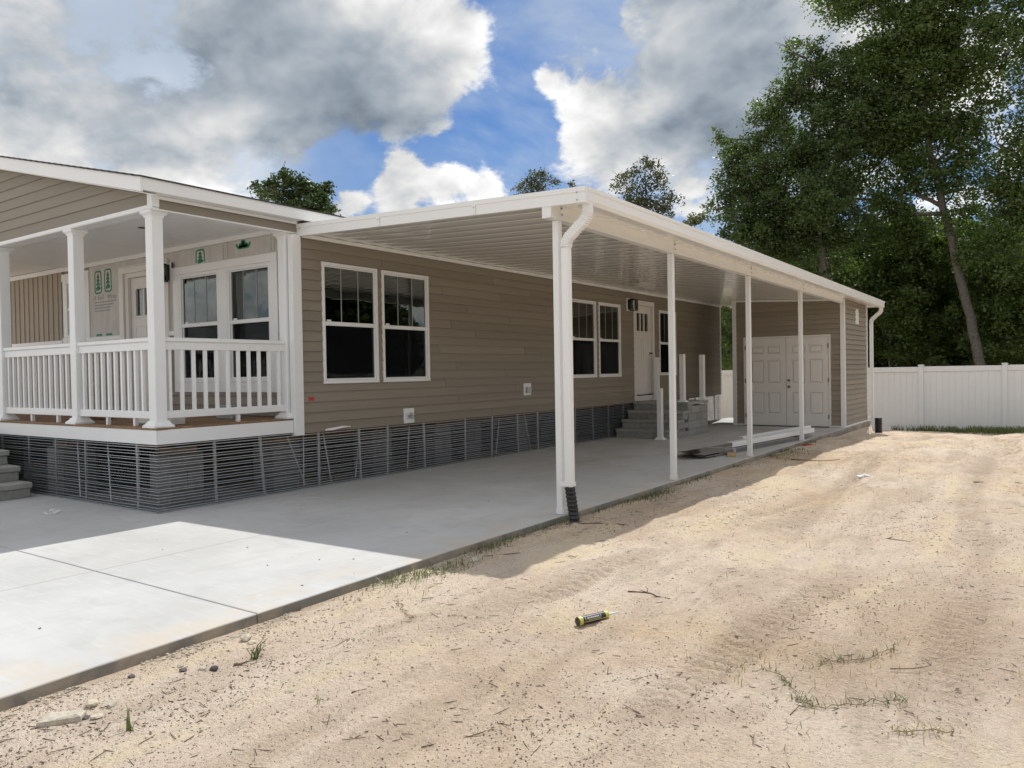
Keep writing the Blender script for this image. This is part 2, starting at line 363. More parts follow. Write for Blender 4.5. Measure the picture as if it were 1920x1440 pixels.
# ------------------------------------------------------------------ mesh helpers
class MB:
    def __init__(self, T=None):
        self.v = []; self.f = []; self.T = T
    def _p(self, p): return self.T(p) if self.T else p
    def add(self, vs, fs):
        k = len(self.v)
        self.v += [self._p(p) for p in vs]
        self.f += [tuple(i + k for i in q) for q in fs]
        return self
    def box(self, x0, x1, y0, y1, z0, z1):
        if x0 > x1: x0, x1 = x1, x0
        if y0 > y1: y0, y1 = y1, y0
        if z0 > z1: z0, z1 = z1, z0
        return self.add([(x0, y0, z0), (x1, y0, z0), (x1, y1, z0), (x0, y1, z0), (x0, y0, z1), (x1, y0, z1), (x1, y1, z1), (x0, y1, z1)],
                        [(0, 3, 2, 1), (4, 5, 6, 7), (0, 1, 5, 4), (1, 2, 6, 5), (2, 3, 7, 6), (3, 0, 4, 7)])
    def cbox(self, x0, x1, y0, y1, z0, z1, c=.003):
        """box with chamfered edges"""
        X = sorted((x0, x1)); Y = sorted((y0, y1)); Z = sorted((z0, z1))
        c = min(c, (X[1] - X[0]) * .45, (Y[1] - Y[0]) * .45, (Z[1] - Z[0]) * .45)
        vs = []; idx = {}
        for i in (0, 1):
            for j in (0, 1):
                for k in (0, 1):
                    sx, sy, sz_ = (1 - 2 * i) * c, (1 - 2 * j) * c, (1 - 2 * k) * c
                    for a, q in enumerate(((X[i], Y[j] + sy, Z[k] + sz_), (X[i] + sx, Y[j], Z[k] + sz_), (X[i] + sx, Y[j] + sy, Z[k]))):
                        idx[i, j, k, a] = len(vs); vs.append(q)
        I = idx; fs = []
        for i in (0, 1):
            fs.append((I[i, 0, 0, 0], I[i, 1, 0, 0], I[i, 1, 1, 0], I[i, 0, 1, 0]))
            fs.append((I[0, i, 0, 1], I[1, i, 0, 1], I[1, i, 1, 1], I[0, i, 1, 1]))
            fs.append((I[0, 0, i, 2], I[1, 0, i, 2], I[1, 1, i, 2], I[0, 1, i, 2]))
        for i in (0, 1):
            for j in (0, 1):
                fs.append((I[i, j, 0, 0], I[i, j, 1, 0], I[i, j, 1, 1], I[i, j, 0, 1]))
                fs.append((I[i, 0, j, 0], I[i, 1, j, 0], I[i, 1, j, 2], I[i, 0, j, 2]))
                fs.append((I[0, i, j, 1], I[1, i, j, 1], I[1, i, j, 2], I[0, i, j, 2]))
                for k in (0, 1): fs.append((I[i, j, k, 0], I[i, j, k, 1], I[i, j, k, 2]))
        return self.add(vs, fs)
    def prism(self, ring0, ring1):
        n = len(ring0)
        return self.add(list(ring0) + list(ring1), [tuple(range(n))[::-1], tuple(range(n, 2 * n))] + [(i, (i + 1) % n, n + (i + 1) % n, n + i) for i in range(n)])
    def loft(self, rings, caps=True):
        n = len(rings[0]); vs = [p for r in rings for p in r]; fs = []
        for k in range(len(rings) - 1):
            for i in range(n):
                a, b_ = k * n + i, k * n + (i + 1) % n
                fs.append((a, b_, b_ + n, a + n))
        if caps: fs += [tuple(range(n))[::-1], tuple(range((len(rings) - 1) * n, len(rings) * n))]
        return self.add(vs, fs)
    def tube(self, pts, radii, n=8, caps=True):
        pts = [Vector(p) for p in pts]; rings = []
        if not hasattr(radii, '__len__'): radii = [radii] * len(pts)
        up = None
        for i, p in enumerate(pts):
            t_ = (pts[min(i + 1, len(pts) - 1)] - pts[max(i - 1, 0)]).normalized()
            if up is None: up = Vector((1, 0, 0)) if abs(t_.x) < .8 else Vector((0, 1, 0))
            a = (up - t_ * up.dot(t_)).normalized(); b_ = t_.cross(a); up = a
            rings.append([tuple(p + (a * math.cos(q) + b_ * math.sin(q)) * radii[i]) for q in [2 * math.pi * k / n for k in range(n)]])
        return self.loft(rings, caps)
    def mesh(self, name, origin=(0, 0, 0), smooth=False):
        ox, oy, oz = origin
        me = bpy.data.meshes.new(name)
        me.from_pydata([(x - ox, y - oy, z - oz) for x, y, z in self.v], [], self.f)
        bm = bmesh.new(); bm.from_mesh(me); bmesh.ops.recalc_face_normals(bm, faces=bm.faces); bm.to_mesh(me); bm.free()
        if smooth: me.polygons.foreach_set('use_smooth', [True] * len(me.polygons))
        return me


ORG = {}


def world_loc(o):
    return ORG.get(o.name, (0, 0, 0))


def link(name, me, parent, at, mat=None):
    """an object at world position «at», under its parent"""
    o = bpy.data.objects.new(name, me); COL.objects.link(o)
    if mat is not None and me is not None and not me.materials: me.materials.append(mat)
    pl = world_loc(parent) if parent else (0, 0, 0)
    if parent: o.parent = parent
    o.location = (at[0] - pl[0], at[1] - pl[1], at[2] - pl[2])
    ORG[o.name] = tuple(at)
    return o


def build(name, mb, mat, parent=None, at=None, smooth=False):
    if at is None: at = world_loc(parent) if parent else (0, 0, 0)
    return link(name, mb.mesh(name, at, smooth), parent, at, mat)


def tag(o, label=None, cat=None, group=None, kind=None):
    for k, v in (('label', label), ('category', cat), ('group', group), ('kind', kind)):
        if v: o[k] = v
    return o


def thing(name, at, label, cat, group=None):
    return tag(link(name, None, None, at), label, cat, group)


def side(p): return (p[1], p[0], p[2])               # (u along the house, n outwards +x, z)
def front(y0):                                       # (u = x, n outwards towards -y, z)
    return lambda p: (p[0], y0 - p[1], p[2])
def sideat(x0): return lambda p: (x0 + p[1], p[0], p[2])


def cut(intervals, a, b_):
    out = []
    for s, e in intervals:
        if b_ <= s or a >= e: out.append((s, e)); continue
        if a > s: out.append((s, a))
        if b_ < e: out.append((b_, e))
    return out


def lap_boards(parent, T, u0, u1, z0, z1, exposure, openings, mat, name='siding_board', seams=None, nb=.021, nt=.003, topclip=None):
    """courses of lap siding, every run of board between openings and butt joints an object"""
    k = 0; z = z0; rr = random.Random(5)
    while z < z1 - .01:
        zt = min(z + exposure, z1)
        zs = {z, zt}
        for a, b_, c, d in openings:
            for q in (c, d):
                if z + .004 < q < zt - .004: zs.add(q)
        zs = sorted(zs)
        for s, e in zip(zs[:-1], zs[1:]):
            iv = [(u0, u1)]
            for a, b_, c, d in openings:
                if c < e - .002 and d > s + .002: iv = cut(iv, a, b_)
            if seams:
                for q in seams.get(k, ()): iv = [w for i in iv for w in ([(i[0], q - .0025), (q + .0025, i[1])] if i[0] + .1 < q < i[1] - .1 else [i])]
            for a, b_ in iv:
                if b_ - a < .008: continue
                fs, fe = (s - z) / exposure, (e - z) / exposure
                ns, ne = nb + (nt - nb) * fs, nb + (nt - nb) * fe
                j = rr.uniform(-.0006, .0006)
                ring = lambda u: [(u, .0, s), (u, ns + j, s), (u, ne + j, e), (u, .0, e)]
                if topclip:
                    ua, ub = topclip(a, b_, s, e)
                    if ub - ua < .02: continue
                    mb = MB(T).prism(ring(ua), ring(ub))
                else: mb = MB(T).prism(ring(a), ring(b_))
                build(name, mb, mat, parent)
        z = zt; k += 1


def panel_with_holes(mb, u0, u1, n0, n1, z0, z1, openings):
    us = sorted({u0, u1} | {q for o in openings for q in o[:2] if u0 < q < u1})
    for a, b_ in zip(us[:-1], us[1:]):
        iv = [(z0, z1)]
        for o in openings:
            if o[0] < b_ - 1e-4 and o[1] > a + 1e-4: iv = cut(iv, o[2], o[3])
        for c, d in iv: mb.box(a, b_, n0, n1, c, d)


def make_window(parent, T, u0, u1, z0, z1, zmid, surround=None, muntins=2, screen=True, name='window'):
    """double-hung vinyl window: flange frame > sash, muntin, pane, screen"""
    w = .042
    f = MB(T)
    f.cbox(u0, u1, -.04, .026, z1 - w, z1); f.cbox(u0, u1, -.04, .030, z0, z0 + w)
    f.cbox(u0, u0 + w, -.04, .025, z0 + w, z1 - w); f.cbox(u1 - w, u1, -.04, .025, z0 + w, z1 - w)
    if surround:
        a, b_, c, d = surround
        f.cbox(a, b_, 0, .022, z1, d); f.cbox(a, b_, 0, .022, c, z0); f.cbox(a, u0, 0, .021, z0, z1); f.cbox(u1, b_, 0, .021, z0, z1)
    win = build(name, f, M['vinyl'], parent)
    s = MB(T); i0, i1 = u0 + w, u1 - w
    s.cbox(i0, i1, -.035, .016, zmid - .026, zmid + .026)                       # meeting rail
    s.cbox(i0, i0 + .018, -.03, .006, zmid + .026, z1 - w); s.cbox(i1 - .018, i1, -.03, .006, zmid + .026, z1 - w)
    s.cbox(i0 + .018, i1 - .018, -.03, .006, z1 - w - .018, z1 - w)
    s.cbox(i0, i0 + .022, -.035, .004, z0 + w, zmid - .026); s.cbox(i1 - .022, i1, -.035, .004, z0 + w, zmid - .026)
    s.cbox(i0 + .022, i1 - .022, -.035, .004, z0 + w, z0 + w + .024)
    build('sash', s, M['vinyl'], win)
    p = MB(T); p.box(i0, i1, -.012, -.008, zmid, z1 - w); build('pane', p, M['glass'], win)
    p = MB(T); p.box(i0, i1, -.030, -.026, z0 + w, zmid); build('pane', p, M['glass'], win)
    for k in range(muntins):
        c = i0 + (i1 - i0) * (k + 1) / (muntins + 1)
        q = MB(T).box(c - .007, c + .007, -.0079, -.004, zmid + .026, z1 - w - .018); build('muntin', q, M['muntin'], win)
    if screen:
        q = MB(T).box(i0 + .022, i1 - .022, -.010, -.008, z0 + w + .024, zmid - .026); build('screen', q, M['screen'], win)
    lt = MB(T).box(i0 + .05, i0 + .12, -.007, -.004, zmid + .03, zmid + .05); build('sticker', lt, M['paper'], win)
    return win


def make_lantern(at, T, label):
    """black box lantern on a white mounting block"""
    o = thing('wall_lantern', at, label, 'lamp', 'black porch lanterns')
    u, n, z = 0, 0, 0
    b_ = MB(T).cbox(-.145, .085, 0, .03, -.14, .14); build('mounting_block', b_, M['vinyl'], o)
    b_ = MB(T).cbox(-.11, .05, .031, .05, -.11, .11); build('back_plate', b_, M['black'], o)
    c = MB(T)
    for a in (-.07, .055):
        for n_ in (.07, .185): c.box(a - .007, a + .007, n_ - .007, n_ + .007, -.13, .09)
    c.box(-.08, .065, .06, .195, .09, .105); c.box(-.08, .065, .06, .195, -.14, -.13); c.box(-.03, .01, .05, .13, .105, .125)
    build('cage', c, M['black'], o)
    q = MB(T).box(-.066, .051, .072, .076, -.128, .088).box(-.066, .051, .18, .184, -.128, .088); build('pane', q, M['glass'], o)
    q = MB(T).tube([(-.01, .12, .085), (-.01, .12, .05), (-.01, .12, .0), (-.01, .12, -.02)], [.014, .014, .02, .006], 8); build('bulb', q, M['paper'], o)
    return o


# ------------------------------------------------------------------ ground
def vnoise(x, y, seed):
    xi = np.floor(x).astype(np.int64); yi = np.floor(y).astype(np.int64)
    fx = x - xi; fy = y - yi
    fx = fx * fx * (3 - 2 * fx); fy = fy * fy * (3 - 2 * fy)
    def h(a, b_):
        n = (a * 374761393 + b_ * 668265263 + seed * 1442695041) & 0xffffffff
        n = ((n ^ (n >> 13)) * 1274126177) & 0xffffffff
        return ((n ^ (n >> 16)) & 0xffff) / 65535.0
    return (h(xi, yi) * (1 - fx) + h(xi + 1, yi) * fx) * (1 - fy) + (h(xi, yi + 1) * (1 - fx) + h(xi + 1, yi + 1) * fx) * fy


def fbm(x, y, scale, octv, seed, gain=.5):
    a = 1.; s = 0.; t_ = 0.
    for i in range(octv):
        s = s + a * (vnoise(x / scale, y / scale, seed + i) - .5); t_ += a; a *= gain; scale /= 2.05
    return s / t_


def slab_edge(y):
    """right edge of the concrete: straight by the carport, flaring towards the street"""
    y = np.asarray(y, float)
    return 3.665 + np.where(y < -1.5, .026 * np.abs(y + 1.5) ** 1.1, 0)


def ruts(x, y, off=0., half=.13):
    """tread marks of two vehicles (off = the low shoulders beside them)"""
    s = 0.
    for cx, bend, keep in ((4.95, .55, .9), (6.40, .55, 1.), (5.75, -.45, .7), (7.15, -.45, 1.)):
        tc = cx + bend * np.sin((y + 1.) * .16) + .05 * np.sin(y * .9 + cx)
        d_ = np.abs(x - tc)
        if off: s = s + np.exp(-((d_ - off) / half) ** 2) * keep * .8; continue
        tread = .5 + .5 * np.sin(2 * np.pi * (y + .55 * d_) / .09)
        s = s + np.exp(-(d_ / half) ** 4) * keep * (.30 + 1.0 * tread) * np.clip(1.7 * vnoise(x / .5, y / 1.5, int(cx * 10)) - .35, 0, 1)
    return s * np.clip((y + 4.2) / 1.5, 0, 1) * np.clip((17.5 - y) / 3, 0, 1)


def ground_z(x, y):
    x = np.asarray(x, float); y = np.asarray(y, float)
    z = -.058 + np.where(y > 10.5, -.053 * (y - 10.5), 0)
    z = np.maximum(z, -.50)
    d = x - slab_edge(y)                                        # distance from the slab
    m_ = np.clip(d / .35, 0, 1)
    z = z + m_ * (.095 * fbm(x, y, 2.4, 3, 3) + .085 * fbm(x, y, .62, 4, 21, .6)) + np.clip(d / .1, 0, 1) * .040 * fbm(x, y, .13, 3, 44, .75)
    z = z + .020 * np.exp(-((d - .55) / .35) ** 2) * (fbm(x, y, 1.1, 2, 70) + .35)      # low berm by the slab
    # old wheel paths and graded ridges running towards the fence
    xs_ = x + .35 * np.sin(y * .21 + .6)
    z = z + m_ * (.075 * fbm(xs_, y * .22, .75, 3, 61) + .03 * fbm(xs_, y * .3, .28, 2, 63))
    # tyre ruts running towards the back, and one swinging round
    z = z - .034 * ruts(x, y) + .016 * ruts(x, y, .26, .10)
    r_ = np.hypot(x - 5.6, (y - 9.5) * .45)
    w_ = np.exp(-((r_ - 1.25) / .16) ** 4)
    z = z - .05 * w_ * (.6 + .5 * np.sin(np.arctan2((y - 9.5) * .45, x - 5.6) * 60)) + .03 * np.exp(-((r_ - 1.55) / .12) ** 2)
    inside = (x < slab_edge(y) + .01) & (y < 15.6)
    z = np.where(d < .04, np.minimum(z, -.045), z)
    z = np.where(inside, -.13, z)
    far = np.clip((np.hypot(x - 5, y) - 40) / 60, 0, 1)
    return z * (1 - far) + -.5 * far


def spaced(*segs):
    out = []
    for a, b_, n in segs: out += list(np.linspace(a, b_, n, endpoint=False))
    return np.array(out + [segs[-1][1]])


gx = spaced((-900, -60, 8), (-60, -10, 12), (-10, 3.3, 16), (3.3, 3.62, 6), (3.62, 7.9, 172), (7.9, 12, 50), (12, 60, 24), (60, 900, 8))
gy = spaced((-900, -60, 8), (-60, -7, 14), (-7, -5.2, 18), (-5.2, 1.5, 268), (1.5, 8, 150), (8, 20, 150), (20, 60, 24), (60, 1500, 10))
GX, GY = np.meshgrid(gx, gy)
GZ = ground_z(GX, GY)
nx, ny = len(gx), len(gy)
vs = np.stack([GX.ravel(), GY.ravel(), GZ.ravel()], 1)
ii = np.arange(nx * ny).reshape(ny, nx)
fs = np.stack([ii[:-1, :-1].ravel(), ii[:-1, 1:].ravel(), ii[1:, 1:].ravel(), ii[1:, :-1].ravel()], 1)


def np_mesh(name, vs, fs, smooth=True, tint=None):
    me = bpy.data.meshes.new(name)
    k = fs.shape[1]
    me.vertices.add(len(vs)); me.vertices.foreach_set('co', np.ascontiguousarray(vs, np.float32).ravel())
    me.loops.add(fs.size); me.loops.foreach_set('vertex_index', np.ascontiguousarray(fs, np.int32).ravel())
    me.polygons.add(len(fs)); me.polygons.foreach_set('loop_start', np.arange(0, fs.size, k, dtype=np.int32))
    me.polygons.foreach_set('loop_total', np.full(len(fs), k, np.int32))
    if smooth: me.polygons.foreach_set('use_smooth', np.ones(len(fs), bool))
    if tint is not None:
        at_ = me.attributes.new('tint', 'FLOAT', 'POINT'); at_.data.foreach_set('value', np.ascontiguousarray(tint, np.float32))
    me.update(calc_edges=True)
    return me


ground = link('sandy_ground', np_mesh('sandy_ground', vs, fs, True, np.clip(ruts(GX, GY), 0, 1).ravel()), None, (0, 0, 0), M['sand'])
tag(ground, kind='structure')


def gz(x, y): return float(ground_z(x, y))


# ------------------------------------------------------------------ concrete slab: panels with recessed joints
slab = link('concrete_slab', None, None, (0, 0, 0)); tag(slab, kind='structure')
JX = [-9.0, -5.4, -1.78, 1.83, None]                       # None = the outer edge
JY = [-10.2, -6.6, -3.45, -.36, 2.7, 5.8, 8.9, 12.0, 15.45]
gap = .004
for j in range(len(JY) - 1):
    for i in range(len(JX) - 1):
        y0, y1 = JY[j] + gap, JY[j + 1] - gap
        x0 = JX[i] + gap
        if y0 > -.4 and i < 2: continue                     # nothing poured under the house
        if y0 > -.4 and i == 2: x0 = -.10
        if y0 > -3.5 and y1 < -.3 and i <= 2: pass
        nseg = 10 if JX[i + 1] is None else 1
        ring = []
        for k in range(nseg + 1):
            y = y0 + (y1 - y0) * k / nseg
            xr = float(slab_edge(y)) + .004 * math.sin(y * 9) * .6 if JX[i + 1] is None else JX[i + 1] - gap
            ring.append((xr, y))
        c = .007
        poly = [(x0, y0)] + ring + [(x0, y1)]
        cx_, cy_ = (x0 + ring[0][0]) / 2, (y0 + y1) / 2
        def ins(p, d): return (p[0] - d * (1 if p[0] > cx_ else -1), p[1] - d * (1 if p[1] > cy_ + 1e-6 else -1) * (1 if p[1] in (y0, y1) else 0))
        mb = MB().loft([[(p[0], p[1], -.12) for p in poly], [(p[0], p[1], -c) for p in poly], [(*ins(p, c * .4), -c * .3) for p in poly], [(*ins(p, c), 0) for p in poly]])
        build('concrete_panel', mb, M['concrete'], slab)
# dark joint bottom just below the panels
build('joint_filler', MB().box(-9, 3.64, -10.2, -1.9, -.11, -.016).box(-.1, 3.64, -1.9, 15.4, -.11, -.016), M['stepcon'], slab)

# ------------------------------------------------------------------ the house
HS, WT = .693, 3.106                                        # bottom and top of the siding
Y1 = 14.57; XL = -8.35
house = thing('manufactured_house', (0, 0, 0), 'long taupe house with white trim and a front porch, raised on piers', 'house')

win_side = [(.345, 1.325, 1.297, 2.846, 2.066), (1.408, 2.380, 1.297, 2.842, 2.062), (6.49, 7.475, 1.272, 2.80, 2.03),
            (7.585, 8.55, 1.272, 2.80, 2.03), (10.52, 11.5, 1.272, 2.80, 2.03)]
DOOR = (9.185, 10.245, .70, 2.955)
ops = [(a, b_, c, d) for a, b_, c, d, e in win_side] + [DOOR]
blk = [(8.845, 9.10, 2.69, 2.965), (4.84, 5.07, .995, 1.21), (1.80, 2.02, .70, .915)]
seams = {k: v for k, v in zip(range(19), [(3.9, 12.1), (5.8,), (3.05, 12.6), (4.6, 6.1), (2.74, 11.9), (4.3, 13.1), (3.0, 9.0), (5.4, 12.9), (2.6, 4.9), (6.2, 13.4), (3.5, 11.8),
                                                          (2.9, 5.9, 12.4), (4.45,), (3.3, 13.0), (5.6, 12.2), (2.7, 4.2), (5.1, 13.3), (1.42, 4.0, 8.2), (6.4, 11.2)])}
wall = MB(side); panel_with_holes(wall, -.0, Y1, -.11, 0., HS, WT + .05, ops)
side_wall = build('side_wall', wall, M['siding'], house)
lap_boards(side_wall, side, .015, Y1 - .07, HS, WT, .127, ops + blk, M['siding'], seams=seams)
t_ = MB(side).cbox(Y1 - .065, Y1 + .01, -.05, .03, HS - .005, WT + .02); build('corner_trim', t_, M['vinyl'], house)
t_ = MB(side).cbox(-.125, .012, -.05, .032, HS - .02, 3.13); build('corner_trim', t_, M['vinyl'], house)
for w_ in win_side: make_window(house, side, *w_)

# side door: frame > slab, lites, sill
f = MB(side)
u0, u1, z0, z1 = DOOR
f.cbox(u0, u0 + .085, -.10, .024, z0, z1); f.cbox(u1 - .085, u1, -.10, .024, z0, z1); f.cbox(u0 + .085, u1 - .085, -.10, .026, z1 - .10, z1)
f.cbox(u0 + .085, u1 - .085, -.1, .045, z0, z0 + .13)
door = build('side_door', f, M['doorwhite'], house)


def craftsman_door(T, d, u0, u1, z0, z1, nd, nh):
    """door leaf with three upright lites over a flat panel"""
    m_ = MB(T); lu0, lu1 = u0 + (u1 - u0) * .16, u1 - (u1 - u0) * .16
    lz0, lz1 = z0 + (z1 - z0) * .715, z0 + (z1 - z0) * .915
    panel_with_holes(m_, u0, u1, nd - .04, nd, z0, z1, [(lu0, lu1, lz0, lz1)])
    w_ = (lu1 - lu0)
    for k in (1, 2): c = lu0 + w_ * k / 3; m_.cbox(c - .018, c + .018, nd - .03, nd + .006, lz0, lz1)
    m_.cbox(lu0 - .03, lu1 + .03, nd, nd + .012, lz0 - .03, lz0); m_.cbox(lu0 - .03, lu1 + .03, nd, nd + .012, lz1, lz1 + .03)
    m_.cbox(lu0 - .03, lu0, nd, nd + .012, lz0, lz1); m_.cbox(lu1, lu1 + .03, nd, nd + .012, lz0, lz1)
    for a, b_ in ((u0 + .1, (u0 + u1) / 2 - .04), ((u0 + u1) / 2 + .04, u1 - .1)):
        for q in ((a, b_, z0 + .15, z0 + .17), (a, b_, lz0 - .17, lz0 - .15), (a, a + .02, z0 + .17, lz0 - .17), (b_ - .02, b_, z0 + .17, lz0 - .17)): m_.cbox(q[0], q[1], nd, nd + .007, q[2], q[3])
    leaf = build('door_leaf', m_, M['doorwhite'], d)
    build('door_glass', MB(T).box(lu0, lu1, nd - .024, nd - .02, lz0, lz1), M['glass'], d)
    k = MB(T).tube([T_id(nh, nd, z0 + .93), T_id(nh, nd + .02, z0 + .93), T_id(nh, nd + .045, z0 + .93), T_id(nh, nd + .065, z0 + .93)], [.03, .012, .026, .02], 10)
    build('door_knob', k, M['brass'], d)


def T_id(u, n, z): return (u, n, z)


craftsman_door(side, door, u0 + .09, u1 - .09, z0 + .155, z1 - .105, -.035, u1 - .16)
build('threshold', MB(side).box(u0 + .09, u1 - .09, -.08, -.01, z0 + .132, z0 + .152), M['black'], door)

# service outlets in the siding
o = MB(side).cbox(4.842, 5.068, 0, .022, .997, 1.208); vb = build('vent_box', o, M['vinyl'], house)
build('outlet_cover', MB(side).cbox(4.90, 5.03, .022, .06, 1.04, 1.14).cbox(4.99, 5.05, .03, .045, 1.06, 1.12), M['galv'], vb)
o = MB(side).cbox(1.802, 2.018, 0, .022, .702, .913); vb = build('faucet_box', o, M['vinyl'], house)
q = MB(side).tube([(1.91, .02, .80), (1.91, .06, .80), (1.92, .085, .79), (1.93, .10, .765)], [.02, .016, .016, .014], 8)
for k in range(6):
    a = k * math.pi / 3; q.tube([(1.91 + .0 * k, .07, .805), (1.91 + .05 * math.cos(a), .072, .805 + .05 * math.sin(a))], [.008, .01], 6)
build('faucet', q, M['galv'], vb)
tg = MB(side).box(.095, .185, .0165, .019, 1.088, 1.138); build('red_sticker', tg, M['redplastic'], house)
pt = MB(side).tube([(.33, .05, .715), (.45, .06, .72), (.62, .05, .735), (.75, .055, .732)], [.012, .018, .014, .006], 7); build('pipe_stub', pt, M['paper'], house)

# shell: other walls, floor, ceilings, partitions (seen through the glass)
porch_ops_w = [(-2.535, -1.61), (-1.415, -.53)]
PO = [(-2.54, -1.615, 1.335, 2.855, 2.135), (-1.425, -.525, 1.335, 2.855, 2.13)]
FW = (-5.83, -5.22, 2.10, 3.03, 2.56)
FD = (-4.03, -2.93, .90, 3.0)
fr_ops = [(a, b_, c, d) for a, b_, c, d, e in PO] + [FW[:4], FD]
fw_ = MB(front(0)); panel_with_holes(fw_, XL, -.13, -.11, 0., HS, 3.3, fr_ops)
front_wall = build('front_wall', fw_, M['siding'], house)
sh = MB().box(XL, XL + .1, .11, Y1, HS, 3.2).box(XL, -.11, Y1 - .1, Y1, HS, 3.2)
build('rear_walls', sh, M['siding'], house)
build('floor', MB().box(XL + .1, -.11, .11, Y1 - .1, HS - .04, HS + .08), M['lumber'], house)
build('ceiling', MB().box(XL + .1, -.115, .115, Y1 - .1, 3.12, 3.16), M['offwhite'], house)
build('partition', MB().box(-4.2, -4.1, .12, Y1 - .12, HS + .08, 3.12).box(-4.1, -.12, 4.8, 4.9, HS + .08, 3.12).box(-4.1, -.12, 8.95, 9.05, HS + .08, 3.12).box(-4.1, -.12, 11.9, 12.0, HS + .08, 3.12), M['offwhite'], house)

# ------------------------------------------------------------------ porch wall: siding below, batten left, bare house wrap right
T0 = front(0.0)
low = [(-2.7, -.38, 1.2, 3.0), (FD[0] - .12, FD[1] + .12, .88, 3.1)]
lap_boards(front_wall, T0, -7.95, -.16, .90, 2.01, .127, low, M['siding'])
# twin window surround, belt trim, ceiling trim
tr = MB(T0)
tr.cbox(-2.69, -.385, .0, .030, 2.857, 2.965); tr.cbox(-2.69, -.385, .0, .030, 1.20, 1.333)
tr.cbox(-2.69, -2.542, 0, .028, 1.333, 2.857); tr.cbox(-1.613, -1.427, 0, .028, 1.333, 2.857); tr.cbox(-.523, -.385, 0, .028, 1.333, 2.857)
build('window_surround', tr, M['vinyl'], house)
for a in PO: make_window(house, T0, *a)
tr = MB(T0).cbox(-5.2 + .13, FD[0] - .12, 0, .026, 2.01, 2.075).cbox(FD[1] + .12, -2.69, 0, .026, 2.01, 2.075); build('belt_trim', tr, M['vinyl'], house)
tr = MB(T0).cbox(-7.95, -5.98, 0, .026, 2.01, 2.065); build('belt_trim', tr, M['vinyl'], house)
tr = MB(T0).cbox(XL, -.13, 0, .045, 3.195, 3.268); build('ceiling_trim', tr, M['vinyl'], house)
make_window(house, T0, *FW, surround=(-5.97, -5.075, 2.01, 3.155), muntins=0)
# board and batten
for k in range(11):
    x0 = -7.92 + k * .178
    bb = MB(T0); bb.cbox(x0 + .004, x0 + .174, .0, .010, 2.066, 3.194, .002)
    brd = build('batten_board', bb, M['beigebatten'], front_wall)
for k in range(12):
    x0 = -7.92 + k * .178
    build('batten', MB(T0).cbox(x0 - .008, x0 + .03, .0105, .021, 2.066, 3.194, .002), M['beigebatten'], front_wall)
# wrap sheets
for a, b_, c, d in ((-5.072, FD[0] - .122, 2.076, 3.193), (FD[0] - .12, FD[1] + .12, 3.09, 3.193), (FD[1] + .122, -2.692, 2.076, 3.193), (-2.69, -.135, 2.966, 3.193)):
    build('house_wrap', MB(T0).box(a, b_, .001, .006, c, d), M['wrap'], front_wall)


def pine_logo(mb, cx, cz, w, h, half=False, top=True, bottom=True, branches=4):
    """printed pine tree inside a rounded outline, flat print"""
    n0, n1 = .0065, .0085; t_ = w * .12
    def bar(a, b_, t=t_):
        ax, az = a; bx, bz = b_; L = math.hypot(bx - ax, bz - az) or 1
        ox, oz = -(bz - az) / L * t / 2, (bx - ax) / L * t / 2
        r = [(ax + ox, az + oz), (bx + ox, bz + oz), (bx - ox, bz - oz), (ax - ox, az - oz)]
        mb.prism([(x, n0, z) for x, z in r], [(x, n1, z) for x, z in r])
    x0, x1, z0, z1 = cx - w / 2, cx + w / 2, cz - h / 2, cz + h / 2
    c = w * .16
    if bottom: bar((x0 + c, z0), (x1 - c, z0)); bar((x0, z0 + c), (x0 + c, z0)); bar((x1, z0 + c), (x1 - c, z0))
    bar((x0, z0 + c), (x0 + w * .03, z1 - c)); bar((x1, z0 + c), (x1 - w * .03, z1 - c))
    if top: bar((x0 + c, z1), (x1 - c, z1)); bar((x0 + w * .03, z1 - c), (x0 + c, z1)); bar((x1 - w * .03, z1 - c), (x1 - c, z1))
    zt = z1 - h * .12; zb = z0 + h * .12
    bar((cx, zb), (cx, zt), t_ * .8)
    for k in range(branches):
        z = zt - (zt - zb) * (k + .55) / (branches + .4); s = w * (.14 + .16 * k / max(1, branches - 1))
        bar((cx - s, z - h * .07), (cx, z + h * .05), t_ * 1.25); bar((cx + s, z - h * .07), (cx, z + h * .05), t_ * 1.25)
    bar((cx - w * .3, zb + h * .02), (cx + w * .34, zb + h * .10), t_)


lg = MB(T0)
pine_logo(lg, -4.80, 2.935, .20, .34); pine_logo(lg, -4.50, 2.945, .20, .34)
pine_logo(lg, -2.04, 3.06, .20, .20, bottom=False, branches=3)
pine_logo(lg, -1.08, 3.145, .30, .10, top=False, branches=2)
for x in (-4.80, -4.50):
    lg.prism([(x - .10, .0065, 2.085), (x + .10, .0065, 2.085), (x + .07, .0065, 2.12), (x - .07, .0065, 2.12)], [(x - .10, .0085, 2.085), (x + .10, .0085, 2.085), (x + .07, .0085, 2.12), (x - .07, .0085, 2.12)])
build('wrap_print', lg, M['green'], front_wall)


def text_part(txt, size, T, u, n, z, mat, parent, name):
    cu = bpy.data.curves.new(name, 'FONT'); cu.body = txt; cu.size = size; cu.extrude = .0008; cu.space_character = 1.15
    tmp = bpy.data.objects.new(name, cu); COL.objects.link(tmp)
    dg = bpy.context.evaluated_depsgraph_get()
    me = bpy.data.meshes.new_from_object(tmp.evaluated_get(dg))
    bpy.data.objects.remove(tmp); bpy.data.curves.remove(cu)
    mb = MB(T); mb.add([(v.co.x + u, n + v.co.z, v.co.y + z) for v in me.vertices], [tuple(p.vertices) for p in me.polygons])
    bpy.data.meshes.remove(me)
    return build(name, mb, mat, parent)


